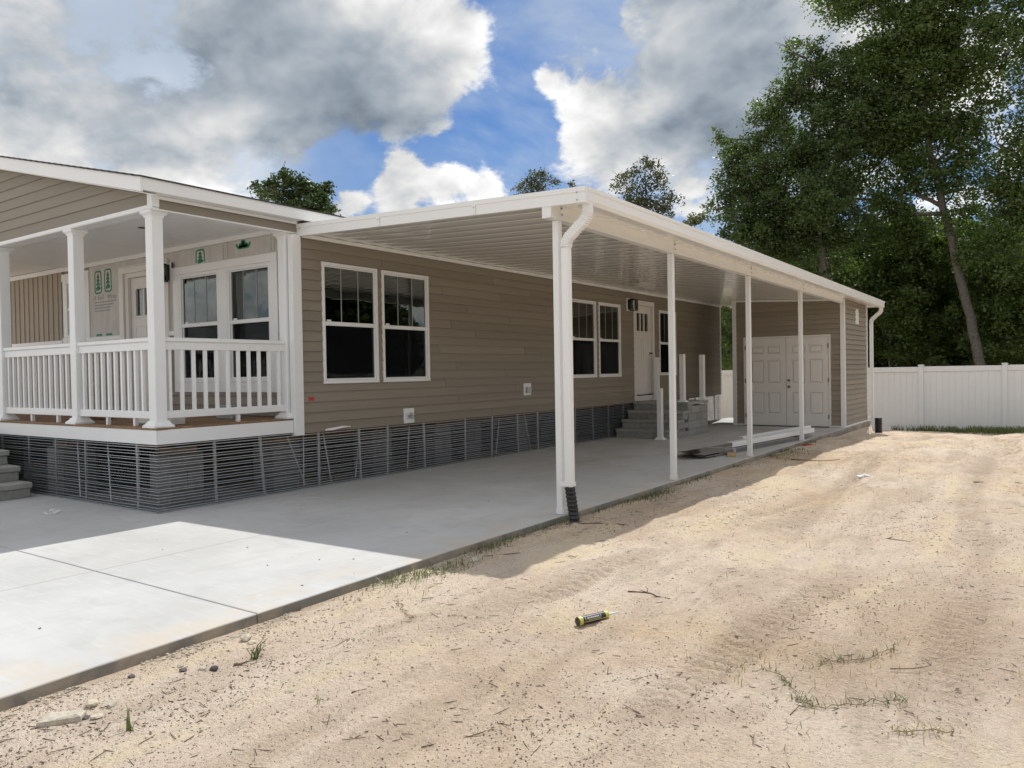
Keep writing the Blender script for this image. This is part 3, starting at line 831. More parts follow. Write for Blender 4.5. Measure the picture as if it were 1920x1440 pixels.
text_part('If Buil\'', .105, T0, -4.93, .0075, 2.66, M['greyprint'], front_wall, 'wrap_lettering')
text_part('Wrap', .105, T0, -4.53, .0075, 2.66, M['greyprint'], front_wall, 'wrap_lettering')
pr = MB(T0); rr = random.Random(3)
for row in range(4):                                         # rows of small print too fine to read
    x = -4.93 + row * .004
    while x < -4.28 - .08 * row:
        L = rr.uniform(.012, .05); pr.box(x, x + L, .0065, .008, 2.61 - row * .045, 2.628 - row * .045); x += L + .012
for cx_ in (-1.52, -1.42, -.52, -.46):                       # the same print running sideways on the upper strip
    z = 2.98
    while z < 3.17:
        L = rr.uniform(.01, .035); pr.box(cx_, cx_ + .014, .0065, .008, z, z + L); z += L + .01
build('wrap_small_print', pr, M['greyprint'], front_wall)

# front door
u0, u1, z0, z1 = FD
f = MB(T0)
f.cbox(u0 - .12, u0, 0, .03, .90, z1 + .09); f.cbox(u1, u1 + .12, 0, .03, .90, z1 + .09); f.cbox(u0 - .12, u1 + .12, 0, .034, z1 + .092, z1 + .11); f.cbox(u0, u1, 0, .03, z1, z1 + .09)
f.cbox(u0, u0 + .09, -.11, -.0, .90, z1); f.cbox(u1 - .09, u1, -.11, 0, .90, z1); f.cbox(u0 + .09, u1 - .09, -.11, 0, z1 - .07, z1)
fdoor = build('front_door', f, M['doorwhite'], house)
craftsman_door(T0, fdoor, u0 + .095, u1 - .095, .92, z1 - .075, -.05, u0 + .16)

# ------------------------------------------------------------------ porch: deck, posts, rails, ceiling
PX = [-.129, -1.79, -3.745, -5.7, -7.6]; PY = -1.785; DZ = .886
dk_ = MB().box(XL + .02, -.022, -1.868, -.02, .845, .868); build('deck_frame', dk_, M['lumber'], house)
for k in range(13):
    y0 = -1.90 + k * .145
    build('deck_board', MB().cbox(XL, -.004 if k else .012, y0, y0 + .139, .866, DZ + (.0 if k else .001), .004), M['lumber'], house)
df_ = MB().cbox(XL, .0, -1.892, -1.87, .712, .864).cbox(-.02, .001, -1.869, -.13, .712, .864); build('deck_fascia', df_, M['vinyl'], house)


def porch_post(x, y):
    m_ = MB(); h = .064
    m_.cbox(x - h, x + h, y - h, y + h, DZ, 3.155, .006)
    p = build('porch_post', m_, M['vinyl'], house)
    q = MB()
    def sq(s, z): return [(x - s, y - s, z), (x + s, y - s, z), (x + s, y + s, z), (x - s, y + s, z)]
    q.loft([sq(.115, DZ), sq(.115, DZ + .018), sq(.088, DZ + .045), sq(.072, DZ + .07)]); build('post_base', q, M['vinyl'], p)
    q = MB().loft([sq(.070, 3.085), sq(.072, 3.10), sq(.098, 3.125), sq(.098, 3.15)]); build('post_cap', q, M['vinyl'], p)


for x in PX: porch_post(x, PY)
porch_post(-.129, -.10)
ba = MB().cbox(-.018, .018, -.018, .018, 0, .70, .003).mesh('baluster'); ba.materials.append(M['vinyl'])


def railing(a, b_, along_y):
    T = (lambda p: (-.129 + p[1], p[0], p[2])) if along_y else (lambda p: (p[0], PY + p[1], p[2]))
    m_ = MB(T).cbox(a, b_, -.045, .045, 1.79, 1.835, .008).cbox(a, b_, -.028, .028, 1.705, 1.79, .004)
    r = build('porch_railing', m_, M['vinyl'], house)
    build('bottom_rail', MB(T).cbox(a, b_, -.03, .03, .975, 1.055, .004), M['vinyl'], r)
    for c in ((a * .62 + b_ * .38, a * .25 + b_ * .75) if not along_y else (a * .42 + b_ * .58,)):
        build('rail_foot', MB(T).cbox(c - .02, c + .02, -.02, .02, DZ, .975, .003), M['vinyl'], r)
    n = max(3, round((b_ - a) / .142))
    for k in range(n):
        c = a + (b_ - a) * (k + .5) / n
        link('baluster', ba, r, T((c, 0, 1.03)))


railing(PY + .064, -.164, True)
for x1, x0 in zip(PX[:-1], PX[1:]): railing(x0 + .064, x1 - .064, False)
# ceiling boards
for k in range(56):
    x1 = -.16 - k * .102
    build('ceiling_board', MB().cbox(x1 - .091, x1, -1.72, -.046, 3.252, 3.262, .004), M['vinyl'], house)
build('ceiling_backing', MB().box(XL, -.06, -1.8, -.02, 3.278, 3.29), M['vinyl'], house)
build('ceiling_light', MB().tube([(-1.55, -1.1, 3.252), (-1.55, -1.1, 3.245)], [.055, .05], 14), M['black'], house)
# beam over the posts: white soffit, taupe face on the side, gable siding in front
bm_ = MB().cbox(XL, -.002, -1.872, -1.70, 3.152, 3.172).cbox(-.17, -.002, -1.698, -.0, 3.152, 3.172); build('beam_soffit', bm_, M['vinyl'], house)
bm_ = MB().cbox(XL, .0, -1.878, -1.862, 3.16, 3.20).cbox(-.016, .004, -1.86, -.0, 3.142, 3.158); build('beam_trim', bm_, M['vinyl'], house)
build('beam_core', MB().box(XL, -.02, -1.85, -1.71, 3.174, 3.40).box(-.15, -.015, -1.71, -.0, 3.174, 3.40), M['siding'], house)
build('beam_side_board', MB(sideat(-.014)).prism([(-1.80, 0, 3.16), (-1.80, .016, 3.16), (-1.80, .006, 3.285), (-1.80, 0, 3.285)], [(-.0, 0, 3.16), (-.0, .016, 3.16), (-.0, .006, 3.285), (-.0, 0, 3.285)]), M['siding'], house)
build('gable_corner_trim', MB().cbox(-.085, .008, -1.882, -1.80, 3.175, 3.36), M['vinyl'], house)
RS = .235; RX, RZ = -4.30, 4.47                              # ridge
def rake(x): return RZ - RS * abs(x - RX)
gw = MB().prism([(XL, -1.80, 3.17), (-.02, -1.80, 3.17), (-.02, -1.80, rake(-.02) - .1), (RX, -1.80, RZ - .1), (XL, -1.80, rake(XL) - .1)],
                [(XL, -1.86, 3.17), (-.02, -1.86, 3.17), (-.02, -1.86, rake(-.02) - .1), (RX, -1.86, RZ - .1), (XL, -1.86, rake(XL) - .1)])
gable = build('gable_wall', gw, M['siding'], house)
z = 3.20; TG = front(-1.86)
while z < 4.3:
    zt = min(z + .127, 4.34)
    xr = lambda q: min(-.088, RX + (RZ - .12 - q) / RS)
    xl = lambda q: max(XL, RX - (RZ - .12 - q) / RS)
    build('siding_board', MB(TG).prism([(xl(z), 0, z), (xl(z), .016, z), (xl(zt), .004, zt), (xl(zt), 0, zt)], [(xr(z), 0, z), (xr(z), .016, z), (xr(zt), .004, zt), (xr(zt), 0, zt)]), M['siding'], gable)
    z = zt

# ------------------------------------------------------------------ roof
EX, FY, RYB = .15, -2.08, Y1 + .25                          # eave line, front rake, back
rf = MB()
for sgn, xe in ((1, EX), (-1, 2 * RX - EX)):
    ze = rake(xe)
    rf.prism([(RX, FY + .02, RZ - .02), (xe - sgn * .02, FY + .02, ze - .02), (xe - sgn * .02, FY + .02, ze - .12), (RX, FY + .02, RZ - .12)],
             [(RX, RYB, RZ - .02), (xe - sgn * .02, RYB, ze - .02), (xe - sgn * .02, RYB, ze - .12), (RX, RYB, RZ - .12)])
roof = build('roof_deck', rf, M['vinyl'], house)
for k in range(31):                                         # shingle courses on the slope towards the carport
    xa = EX + .015 - k * .145; xb = xa - .16
    za, zb = rake(xa) + .004, rake(xb) + .001
    build('shingle_course', MB().prism([(xa, FY - .015, za - .012), (xa, FY - .015, za + .004), (xb, FY - .015, zb + .001), (xb, FY - .015, zb - .014)],
                                       [(xa, RYB, za - .012), (xa, RYB, za + .004), (xb, RYB, zb + .001), (xb, RYB, zb - .014)]), M['shingle'], roof)
build('shingle_course', MB().prism([(RX, FY - .015, RZ - .01), (RX, FY - .015, RZ + .006), (2 * RX - EX, FY - .015, rake(EX) + .006), (2 * RX - EX, FY - .015, rake(EX) - .01)],
                                   [(RX, RYB, RZ - .01), (RX, RYB, RZ + .006), (2 * RX - EX, RYB, rake(EX) + .006), (2 * RX - EX, RYB, rake(EX) - .01)]), M['shingle'], roof)
# rake boards
for sgn, xe, nm in ((1, EX, 'r'), (-1, 2 * RX - EX, 'l')):
    a = rake(xe); xs = sorted((RX, xe)); zz = [RZ if x == RX else a for x in xs]
    mb = MB().prism([(xs[0], FY, zz[0] - .004), (xs[1], FY, zz[1] - .004), (xs[1], FY, zz[1] - .155), (xs[0], FY, zz[0] - .155)],
                    [(xs[0], FY + .025, zz[0] - .004), (xs[1], FY + .025, zz[1] - .004), (xs[1], FY + .025, zz[1] - .155), (xs[0], FY + .025, zz[0] - .155)])
    build('rake_board', mb, M['alum'], house)
ze = rake(EX)
build('rake_soffit', MB().prism([(RX, FY + .027, RZ - .16), (EX - .03, FY + .027, ze - .16), (EX - .03, FY + .027, ze - .15), (RX, FY + .027, RZ - .15)],
                                [(RX, -1.88, RZ - .16), (EX - .03, -1.88, ze - .16), (EX - .03, -1.88, ze - .15), (RX, -1.88, RZ - .15)]), M['vinyl'], house)
# eave fascia with its soffit
build('eave_fascia', MB().cbox(EX - .024, EX + .001, FY + .026, .62, ze - .135, ze - .006), M['alum'], house)
build('eave_fascia', MB().cbox(EX - .024, EX - .001, .622, RYB, ze - .135, ze - .006), M['alum'], house)
build('eave_soffit', MB().cbox(-.0, EX - .025, FY + .03, -.03, ze - .135, ze - .122).cbox(.006, .03, -1.87, -.03, ze - .17, ze - .137), M['vinyl'], house)
# house number plate on the third post
np_ = MB().cbox(-3.80, -3.715, -1.872, -1.852, 2.88, 3.0); hp = build('number_plate', np_, M['black'], house)
build('plate_face', MB().cbox(-3.793, -3.722, -1.878, -1.873, 2.89, 2.99), M['vinyl'], hp)

# ------------------------------------------------------------------ open metal skirting, studs and piers
rr = random.Random(9)
sk = []; z = .03
while z < .70:
    sk.append(z); z += .027 if len(sk) % 2 else .037


def strip(T, a, b_, zt, name):
    par = None
    for z in sk:
        if z > zt: continue
        j = rr.uniform(-.003, .003)
        mb = MB(T).box(a, b_, -.012, 0, z - .0028 + j, z + .0032 + j).box(a, b_, -.020, -.0125, z - .006 + j, z - .004 + j)
        build(name, mb, M['strip'], SKIRT)


SKIRT = build('skirting', MB().box(XL + .01, XL + .02, -1.85, Y1 - .05, -.4, HS - .02), M['galv'], house)  # left side closed by an unseen solid panel that keeps the underside dark
strip(sideat(.0), -1.888, -.002, .70, 'skirting_strip')
strip(sideat(.0), .0, 7.2, .685, 'skirting_strip'); strip(sideat(.0), 7.202, Y1, .685, 'skirting_strip')
strip(front(-1.89), XL, -.003, .70, 'skirting_strip')
strip(lambda p: (p[0], Y1 + p[1], p[2]), -1.2, -.003, .685, 'skirting_strip')
build('rear_blackout_sheet', MB().box(XL + .02, -1.201, Y1 - .03, Y1 - .01, -.4, .70), M['galv'], SKIRT)  # unseen solid sheet, added so no daylight shows through under the house
build('left_blackout_sheet', MB().box(XL - .01, XL + .009, -1.85, Y1, -.4, .72), M['galv'], SKIRT)  # second unseen sheet on the left, added to shut daylight out
build('bottom_track', MB().box(-.03, .004, -1.894, Y1, 0.001, .016).box(XL, -.031, -1.894, -1.86, .001, .016), M['galv'], SKIRT)
st_y = [(-1.20, .01), (-.60, .05), (.28, .0), (.97, .03), (1.52, -.02), (2.27, .02), (3.25, .0), (3.97, -.03), (4.7, .02), (5.34, .0)] + [(6.0 + k * .68, rr.uniform(-.03, .03)) for k in range(13)]
for y, lean in st_y:
    zt = .705 if y < -.1 else .69
    build('skirting_stud', MB().prism([(-.045, y + lean - .017, .01), (-.026, y + lean - .017, .01), (-.026, y + lean + .017, .01), (-.045, y + lean + .017, .01)],
                                      [(-.045, y - .017, zt), (-.026, y - .017, zt), (-.026, y + .017, zt), (-.045, y + .017, zt)]), M['galv'], SKIRT)
for x in (-.43, -1.53, -2.24, -2.94, -3.7, -4.5, -5.3, -6.1, -7., -7.8):
    build('skirting_stud', MB().box(x - .017, x + .017, -1.864, -1.845, .01, .71), M['galv'], SKIRT)
# thin bracing straps behind the strips
for y, q in ((-.1, .22), (.15, -.06), (.47, .07), (1.12, -.16), (2.1, -.12), (4.35, -.2), (5.1, .1)):
    build('brace', MB().tube([(-.16, y, .66), (-.10, y + q, .03)], .011, 5), M['galv'], SKIRT)
for x in (-1.3, -.7, -2.0): build('brace', MB().tube([(x, -1.72, .66), (x + .12, -1.76, .02)], .011, 5), M['galv'], SKIRT)
# piers of stacked blocks
pier_at = [(-.36, -1.45), (-.42, -.06), (-.8, 1.99), (-.55, 3.09), (-1.1, 4.6), (-1.1, 6.1), (-1.1, 7.6), (-1.1, 9.2), (-1.1, 10.9), (-1.1, 12.6), (-1.1, 14.1), (-2.4, -1.6), (-4.4, -1.6), (-2.5, 2.0), (-2.5, 5.0), (-2.5, 8.0), (-2.5, 11.0), (-2.5, 14.0)]
for i, (x, y) in enumerate(pier_at):
    p = build('pier', MB().box(x - .21, x + .21, y - .21, y + .21, -.13, -.02), M['pierblock'], house)
    zz = -.019
    for k in range(3):
        for s in (-1, 1):
            if k % 2: b_ = MB().cbox(x - .2, x + .2, y + (s - 1) * .1 + .002 if s > 0 else y - .2, y + .2 if s > 0 else y - .002, zz, zz + .195, .004)
            else: b_ = MB().cbox(x + .002 if s > 0 else x - .2, x + .2 if s > 0 else x - .002, y - .2, y + .2, zz, zz + .195, .004)
            build('block', b_, M['pierblock'], p)
        zz += .198
    build('shim', MB().box(x - .18, x + .18, y - .14, y + .14, zz, .645), M['lumber'], p)
build('chassis_rail', MB().box(-.9, -.85, .2, Y1 - .2, .52, .645).box(-.42, -.36, -1.84, -.1, .66, .70).box(XL + .2, -.1, -1.83, -1.79, .72, .84), M['lumber'], house)

# ------------------------------------------------------------------ carport
XO, YF, YB = 4.05, -.02, 15.30
def rz(x, y): return 3.265 - .037 * x - .00115 * x * max(y, 0)          # top of the roof sheet
carport = thing('carport', (3.63, .186, 0), 'white aluminium carport roof on slim square posts along the taupe house', 'carport')
# roof pans: grooved sheet panels running from the house wall to the gutter
n_pan = 50; wy = (YB - YF - .06) / n_pan
prof = [(0, .014), (.018, .004), (.06, .000), (.3, -.0035), (.5, -.005), (.7, -.0035), (.94, .000), (.982, .004), (1., .014)]
for k in range(n_pan):
    ya = YF + .05 + k * wy
    def line(x): 
        lo = [(x, ya + a * wy, rz(x, ya + a * wy) - .112 + b_) for a, b_ in prof]
        up = [(x, ya + wy, rz(x, ya) - .03), (x, ya, rz(x, ya) - .03)]
        return lo + up
    build('roof_panel', MB().loft([line(.035), line(1.3), line(2.6), line(XO - .13)]), M['pan'], carport)
# front fascia with a raised upper lip
f = MB().prism([(-.06, YF, rz(0, 0) - .148), (-.06, YF, rz(0, 0) - .002), (XO + .005, YF, rz(XO, 0) - .002), (XO + .005, YF, rz(XO, 0) - .148)],
               [(-.06, YF + .045, rz(0, 0) - .148), (-.06, YF + .045, rz(0, 0) - .002), (XO + .005, YF + .045, rz(XO, 0) - .002), (XO + .005, YF + .045, rz(XO, 0) - .148)])
f.prism([(-.06, YF - .006, rz(0, 0) - .045), (-.06, YF - .006, rz(0, 0)), (XO + .005, YF - .006, rz(XO, 0)), (XO + .005, YF - .006, rz(XO, 0) - .045)],
        [(-.06, YF - .001, rz(0, 0) - .05), (-.06, YF - .001, rz(0, 0)), (XO + .005, YF - .001, rz(XO, 0)), (XO + .005, YF - .001, rz(XO, 0) - .05)])
build('front_fascia', f, M['alum'], carport)
for x in (1.36, 2.72):
    build('fascia_seam', MB().box(x, x + .05, YF - .0075, YF - .0062, rz(x, 0) - .146, rz(x, 0) - .002), M['alum'], carport)
for x, dz in ((3.96, .05), (3.96, .12), (.06, .06), (1.385, .07), (2.745, .07)):
    build('screw', MB().tube([(x, YF - .008, rz(x, 0) - dz), (x, YF - .012, rz(x, 0) - dz)], [.008, .006], 8), M['galv'], carport)
f = MB().prism([(.04, YB - .03, rz(0, YB) - .148), (.04, YB - .03, rz(0, YB)), (XO, YB - .03, rz(XO, YB)), (XO, YB - .03, rz(XO, YB) - .148)],
               [(.04, YB, rz(0, YB) - .148), (.04, YB, rz(0, YB)), (XO, YB, rz(XO, YB)), (XO, YB, rz(XO, YB) - .148)])
build('rear_fascia', f, M['alum'], carport)
# gutter along the outer edge
gp = [(-.135, -.150), (-.025, -.150), (.0, -.118), (.0, -.040), (.010, -.034), (.012, 0), (-.135, 0)]
gut = MB().loft([[(XO + a, y, rz(XO, y) + b_) for a, b_ in gp] for y in (YF + .046, 5, 10, YB)])
gutter = build('gutter', gut, M['alum'], carport)
for y in (3.7, 7.4, 11.1):
    build('gutter_seam', MB().loft([[(XO + a * 1.0 + (.0015 if a > -.1 else 0), q, rz(XO, q) + b_ - (.0015 if b_ < -.1 else 0)) for a, b_ in gp] for q in (y, y + .045)]), M['alum'], gutter)
# ledger strip on the house wall
lt = MB().cbox(.036, .07, .03, Y1, 3.098, 3.145, .003).cbox(.006, .0355, .03, Y1, 3.110, 3.165, .003); build('ledger', lt, M['alum'], carport)
build('roof_flashing', MB().prism([(-.02, YF + .05, 3.272), (.03, YF + .05, 3.272), (.03, YF + .05, 3.262), (-.02, YF + .05, 3.262)], [(-.02, YB, 3.272), (.03, YB, 3.272), (.03, YB, 3.262), (-.02, YB, 3.262)]), M['alum'], carport)
# beam under the pans
def bz(y): return 2.879 - .0022 * y
bm_ = MB().loft([[(3.565, y, bz(y)), (3.66, y, bz(y)), (3.66, y, rz(3.61, y) - .116), (3.565, y, rz(3.61, y) - .116)] for y in (-.0, 4, 8, 12.45)])
bm_.loft([[(3.6605, y, bz(y) + .155), (3.668, y, bz(y) + .150), (3.668, y, rz(3.66, y) - .118), (3.6605, y, rz(3.66, y) - .118)] for y in (.0, 4, 8, 12.45)])
beam = build('beam', bm_, M['alum'], carport)
build('beam_end_cap', MB().cbox(3.560, 3.6645, -.008, -.001, bz(0) - .002, 3.03), M['alum'], beam)
post_y = [.186, 2.926, 5.938, 9.008]
for y in post_y:
    p = build('carport_post', MB().cbox(3.575, 3.645, y - .035, y + .035, 0.001, bz(y) - .001, .004), M['alum'], carport)
    build('bolt', MB().tube([(3.669, y, bz(y) + .05), (3.676, y, bz(y) + .05)], .011, 8).tube([(3.6605, y, bz(y) + .112), (3.676, y, bz(y) + .112)], .011, 8), M['galv'], p)
    build('base_bracket', MB().box(3.566, 3.574, y - .03, y + .03, .002, .06).box(3.6455, 3.652, y - .03, y + .03, .002, .06), M['alum'], p)


def downspout(y, zg, x_top, x_bot, zb, foot):
    """square downspout with a ribbed S elbow from the gutter"""
    hw, hd = .042, .036
    path = [(x_top, zg + .02), (x_top, zg - .06), (x_top - .012, zg - .10), (x_top - .045, zg - .145), (x_top - .095, zg - .18), (x_bot + .085, zg - .235), (x_bot + .035, zg - .275), (x_bot + .008, zg - .32), (x_bot, zg - .37)]
    rings = []; P = [Vector((a, 0, b_)) for a, b_ in path]; dense = []
    for i in range(len(P) - 1):
        for q in range(6): dense.append(P[i].lerp(P[i + 1], q / 6))
    dense.append(P[-1])
    for i, p in enumerate(dense):
        t_ = (dense[min(i + 2, len(dense) - 1)] - dense[max(i - 2, 0)]).normalized(); nrm = Vector((t_.z, 0, -t_.x))
        s = 1.12 if (i % 2 and i > 6) else .95
        rings.append([tuple(p + nrm * (a * hw * s) + Vector((0, y + b_ * hd * s, 0))) for a, b_ in ((-1, -1), (1, -1), (1, 1), (-1, 1))])
    el_ = MB().loft(rings)
    d = build('downspout', MB().cbox(x_bot - hw, x_bot + hw, y - hd, y + hd, zb, zg - .371, .010), M['alum'], carport)
    build('elbow', el_, M['alum'], d)
    build('strap', MB().box(x_bot - .10, x_bot + hw + .004, y - hd - .004, y + hd + .004, zb + .01, zb + .05), M['alum'], d)


downspout(.11, rz(XO, 0) - .150, 4.0, 3.755, .285, True)
downspout(15.23, rz(XO, 15.2) - .150, 3.98, 3.745, .06, False)

# corrugated drain pipes that take the downspouts
def corrugated(at, tilt, length, r, label):
    o = thing('drain_pipe', at, label, 'pipe', 'black corrugated drain pipes')
    rings = []; n = 12; k = int(length / .012)
    for i in range(k + 1):
        s = i / k; rr_ = r * (1.0 + .09 * math.sin(i * 1.9)); cx_ = at[0] + tilt[0] * s; cy_ = at[1] + tilt[1] * s; z = at[2] + length * (1 - s)
        rings.append([(cx_ + rr_ * math.cos(2 * math.pi * q / n), cy_ + rr_ * math.sin(2 * math.pi * q / n), z) for q in range(n)])
    build('corrugated_sleeve', MB().loft(rings, caps=False), M['rubber'], o, smooth=False)
    inner = [[(p[0] + (q[0] - p[0]) * 0, p[1], p[2]) for p, q in zip(r_, r_)] for r_ in rings[:1]]
    build('sleeve_mouth', MB().loft([[(at[0] + a * r * math.cos(2 * math.pi * q / n), at[1] + a * r * math.sin(2 * math.pi * q / n), at[2] + length - b_) for q in range(n)] for a, b_ in ((1.0, 0), (.86, 0), (.86, .06))], caps=True), M['rubber'], o)
    return o


corrugated((3.755, .11, -.08), (.06, -.01), .36, .050, 'black corrugated drain pipe under the near downspout, crumpled at the top')
corrugated((3.93, 15.0, gz(3.93, 15.0) - .05), (.0, .0), .43, .085, 'black drain pipe stub standing in the sand behind the shed corner')

# ------------------------------------------------------------------ shed under the far end of the roof
YS = 12.576; SX0, SX1, SY1 = 1.05, 3.655, 15.16
shed = thing('storage_shed', (2.35, YS, 0), 'taupe sided storage shed with white double doors at the far carport end', 'shed')
def sz_(x, y): return rz(x, y) - .118
TS = front(YS)
core = MB().prism([(SX0 + .01, YS + .003, 0), (SX1 - .03, YS + .003, 0), (SX1 - .03, YS + .003, sz_(SX1, YS)), (SX0 + .01, YS + .003, sz_(SX0, YS))],
                  [(SX0 + .01, SY1, 0), (SX1 - .03, SY1, 0), (SX1 - .03, SY1, sz_(SX1, SY1)), (SX0 + .01, SY1, sz_(SX0, SY1))])
build('shed_wall', core, M['shedsiding'], shed)
DX0, DX1, DZ1 = 1.375, 3.305, 2.115
dop = [(DX0 - .05, DX1 + .05, -.1, DZ1 + .05)]
fw2 = build('front_face', MB(TS).box(SX0 + .02, SX1 - .02, -.002, .0, 2.2, 2.9), M['shedsiding'], shed)
lap_boards(fw2, TS, SX0 + .095, SX1 - .09, .045, 2.93, .118, dop, M['shedsiding'], nb=.026, nt=.002)
for k, z in enumerate((2.931, 3.0)):
    xr = SX0 + .095 + (3.265 - .118 - .012 * 0 - z - .07) / .052
    if xr > SX0 + .3: build('siding_board', MB(TS).prism([(SX0 + .095, 0, z), (SX0 + .095, .016, z), (SX0 + .095, .004, z + .065), (SX0 + .095, 0, z + .065)], [(min(xr, 3.5), 0, z), (min(xr, 3.5), .016, z), (min(xr, 3.5), .004, z + .065), (min(xr, 3.5), 0, z + .065)]), M['shedsiding'], fw2)
TR = sideat(SX1 - .03)
sf = build('side_face', MB(TR).box(YS + .09, SY1 - .06, -.004, 0, .05, 2.8), M['shedsiding'], shed)
lap_boards(sf, TR, YS + .035, SY1 - .065, .045, 2.92, .118, [(13.85, 14.22, 2.43, 2.81)], M['shedsiding'], nb=.034, nt=.002)
t_ = MB()
t_.cbox(SX0, SX0 + .095, YS - .035, YS + .06, 0.001, sz_(SX0, YS) - .003); build('corner_trim', t_, M['vinyl'], shed)
t_ = MB().cbox(SX1 - .09, SX1 + .012, YS - .035, YS + .004, 0.001, sz_(SX1, YS) - .003).cbox(SX1 - .029, SX1 + .0121, YS + .0045, YS + .03, .001, sz_(SX1, YS) - .003); build('corner_trim', t_, M['vinyl'], shed)
t_ = MB().cbox(SX1 - .06, SX1 + .012, SY1 - .06, SY1 + .01, 0.001, sz_(SX1, SY1) - .003); build('corner_trim', t_, M['vinyl'], shed)
t_ = MB().prism([(SX0 + .096, YS - .028, sz_(SX0 + .1, YS) - .05), (SX0 + .096, YS - .028, sz_(SX0 + .1, YS) - .004), (SX1 - .095, YS - .028, sz_(SX1 - .1, YS) - .004), (SX1 - .095, YS - .028, sz_(SX1 - .1, YS) - .05)],
                [(SX0 + .096, YS, sz_(SX0 + .1, YS) - .05), (SX0 + .096, YS, sz_(SX0 + .1, YS) - .004), (SX1 - .095, YS, sz_(SX1 - .1, YS) - .004), (SX1 - .095, YS, sz_(SX1 - .1, YS) - .05)]); build('head_trim', t_, M['vinyl'], shed)
for q in ((SX0 + .096, DX0 - .051, YS - .03, YS, .005, .042), (DX1 + .051, SX1 - .091, YS - .03, YS, .005, .042), (SX1 - .028, SX1 + .004, YS + .031, SY1 - .061, .005, .042)): build('base_trim', MB().cbox(*q), M['vinyl'], shed)
t_ = MB().cbox(DX0 - .048, DX0 - .002, YS - .04, YS, 0.001, DZ1 + .045).cbox(DX1 + .002, DX1 + .048, YS - .04, YS, 0.001, DZ1 + .045).cbox(DX0 - .0, DX1, YS - .04, YS, DZ1 + .003, DZ1 + .045)
dframe = build('door_frame', t_, M['doorwhite'], shed)
build('threshold', MB().box(DX0, DX1, YS - .05, YS, .001, .02), M['black'], dframe)
xm = (DX0 + DX1) / 2 + .005
for a, b_, hinge in ((DX0 + .003, xm - .004, DX0), (xm + .004, DX1 - .003, DX1)):
    w_ = b_ - a; mb = MB(TS); holes = []
    for c, d in ((a + w_ * .135, a + w_ * .455), (a + w_ * .545, a + w_ * .865)):
        for z0, z1 in ((.30, .83), (1.03, 1.60), (1.735, 1.935)): holes.append((c, d, z0, z1))
    panel_with_holes(mb, a, b_, .003, .030, .022, DZ1, holes); mb.box(a, b_, .0, .0025, .022, DZ1)
    leaf = build('shed_door', mb, M['doorwhite'], shed)
    for c, d, z0, z1 in holes:                              # raised panels with sloping margins
        r = lambda i, n: [(c + i, n, z0 + i), (d - i, n, z0 + i), (d - i, n, z1 - i), (c + i, n, z1 - i)]
        build('raised_panel', MB(TS).loft([r(.0, .003), r(.014, .0035), r(.02, .006), r(.042, .030)]), M['doorwhite'], leaf)
    for z in (.25, 1.1, 1.9): build('hinge', MB(TS).box(hinge - .012, hinge + .012, .041, .047, z - .05, z + .05), M['brass'], leaf)
for z, r in ((.95, .034), (1.10, .030)):
    build('door_knob' if z < 1 else 'deadbolt', MB(TS).tube([(xm + .065, .030, z), (xm + .065, .036, z), (xm + .065, .04, z), (xm + .065, .07, z), (xm + .065, .085, z)], [r, r, .013, r * .85, r * .5], 12), M['brass'], shed)
v_ = MB(TR).cbox(13.855, 14.215, 0, .02, 2.435, 2.805); vent = build('gable_vent', v_, M['vinyl'], shed)
for k in range(9): build('louvre', MB(TR).prism([(13.88, .02, 2.465 + k * .036), (13.88, .028, 2.46 + k * .036), (13.88, .02, 2.485 + k * .036)], [(14.19, .02, 2.465 + k * .036), (14.19, .028, 2.46 + k * .036), (14.19, .02, 2.485 + k * .036)]), M['vinyl'], vent)
build('foundation', MB().cbox(SX0, SX1 - .005, YS - .01, SY1 + .03, -.45, -.002), M['stepcon'], shed)

# ------------------------------------------------------------------ steps at the side door
steps = thing('concrete_steps', (.65, 8.24, 0), 'grey concrete block steps with landing below the white side door', 'steps', )
R_ = .18
for k in range(4):
    y0 = 8.24 + k * .28; z = R_ * (k + 1); yb = 9.10 if k < 3 else 10.2
    build('tread', MB().cbox(.03, 1.31, y0 - .02, y0 + .30 if k < 3 else yb, z - .065, z, .009), M['stepcon'], steps)
    n = 3
    for i in range(n):                                     # riser blocks
        a, b_ = .04 + i * .42, .04 + (i + 1) * .42 - .006
        build('riser_block', MB().cbox(a, b_, y0 + .002, y0 + .25, z - R_, z - .066, .004), M['block'], steps)
zz = 0
for c in range(4):                                          # block side wall under the landing
    y = 9.10 - (.2 if c % 2 else 0) * 0; off = .2 if c % 2 else .0; h = .157
    ys = [9.085] + [9.085 + off + .4 * q for q in range(1 if off == 0 else 0, 4)]
    ys = [q for q in ys if q < 10.15] + [10.17]
    for a, b_ in zip(ys[:-1], ys[1:]):
        if b_ - a > .03: build('block', MB().cbox(1.10, 1.30, a + .0015, b_ - .0015, zz + .001, zz + h - .002, .004), M['block'], steps)
    zz += h
for c, (a, b_, n) in enumerate(((8.5, 9.08, 1), (8.78, 9.08, 2))):
    build('block', MB().cbox(1.12, 1.295, a, b_, R_ * c + .002 if c else .002, R_ * (c + 1) - .066, .004), M['block'], steps)
build('core_fill', MB().box(.04, 1.095, 9.36, 10.16, .001, .652).box(.05, 1.24, 8.55, 9.06, .001, .29).box(.05, 1.24, 8.83, 9.06, .292, .47), M['stepcon'], steps)


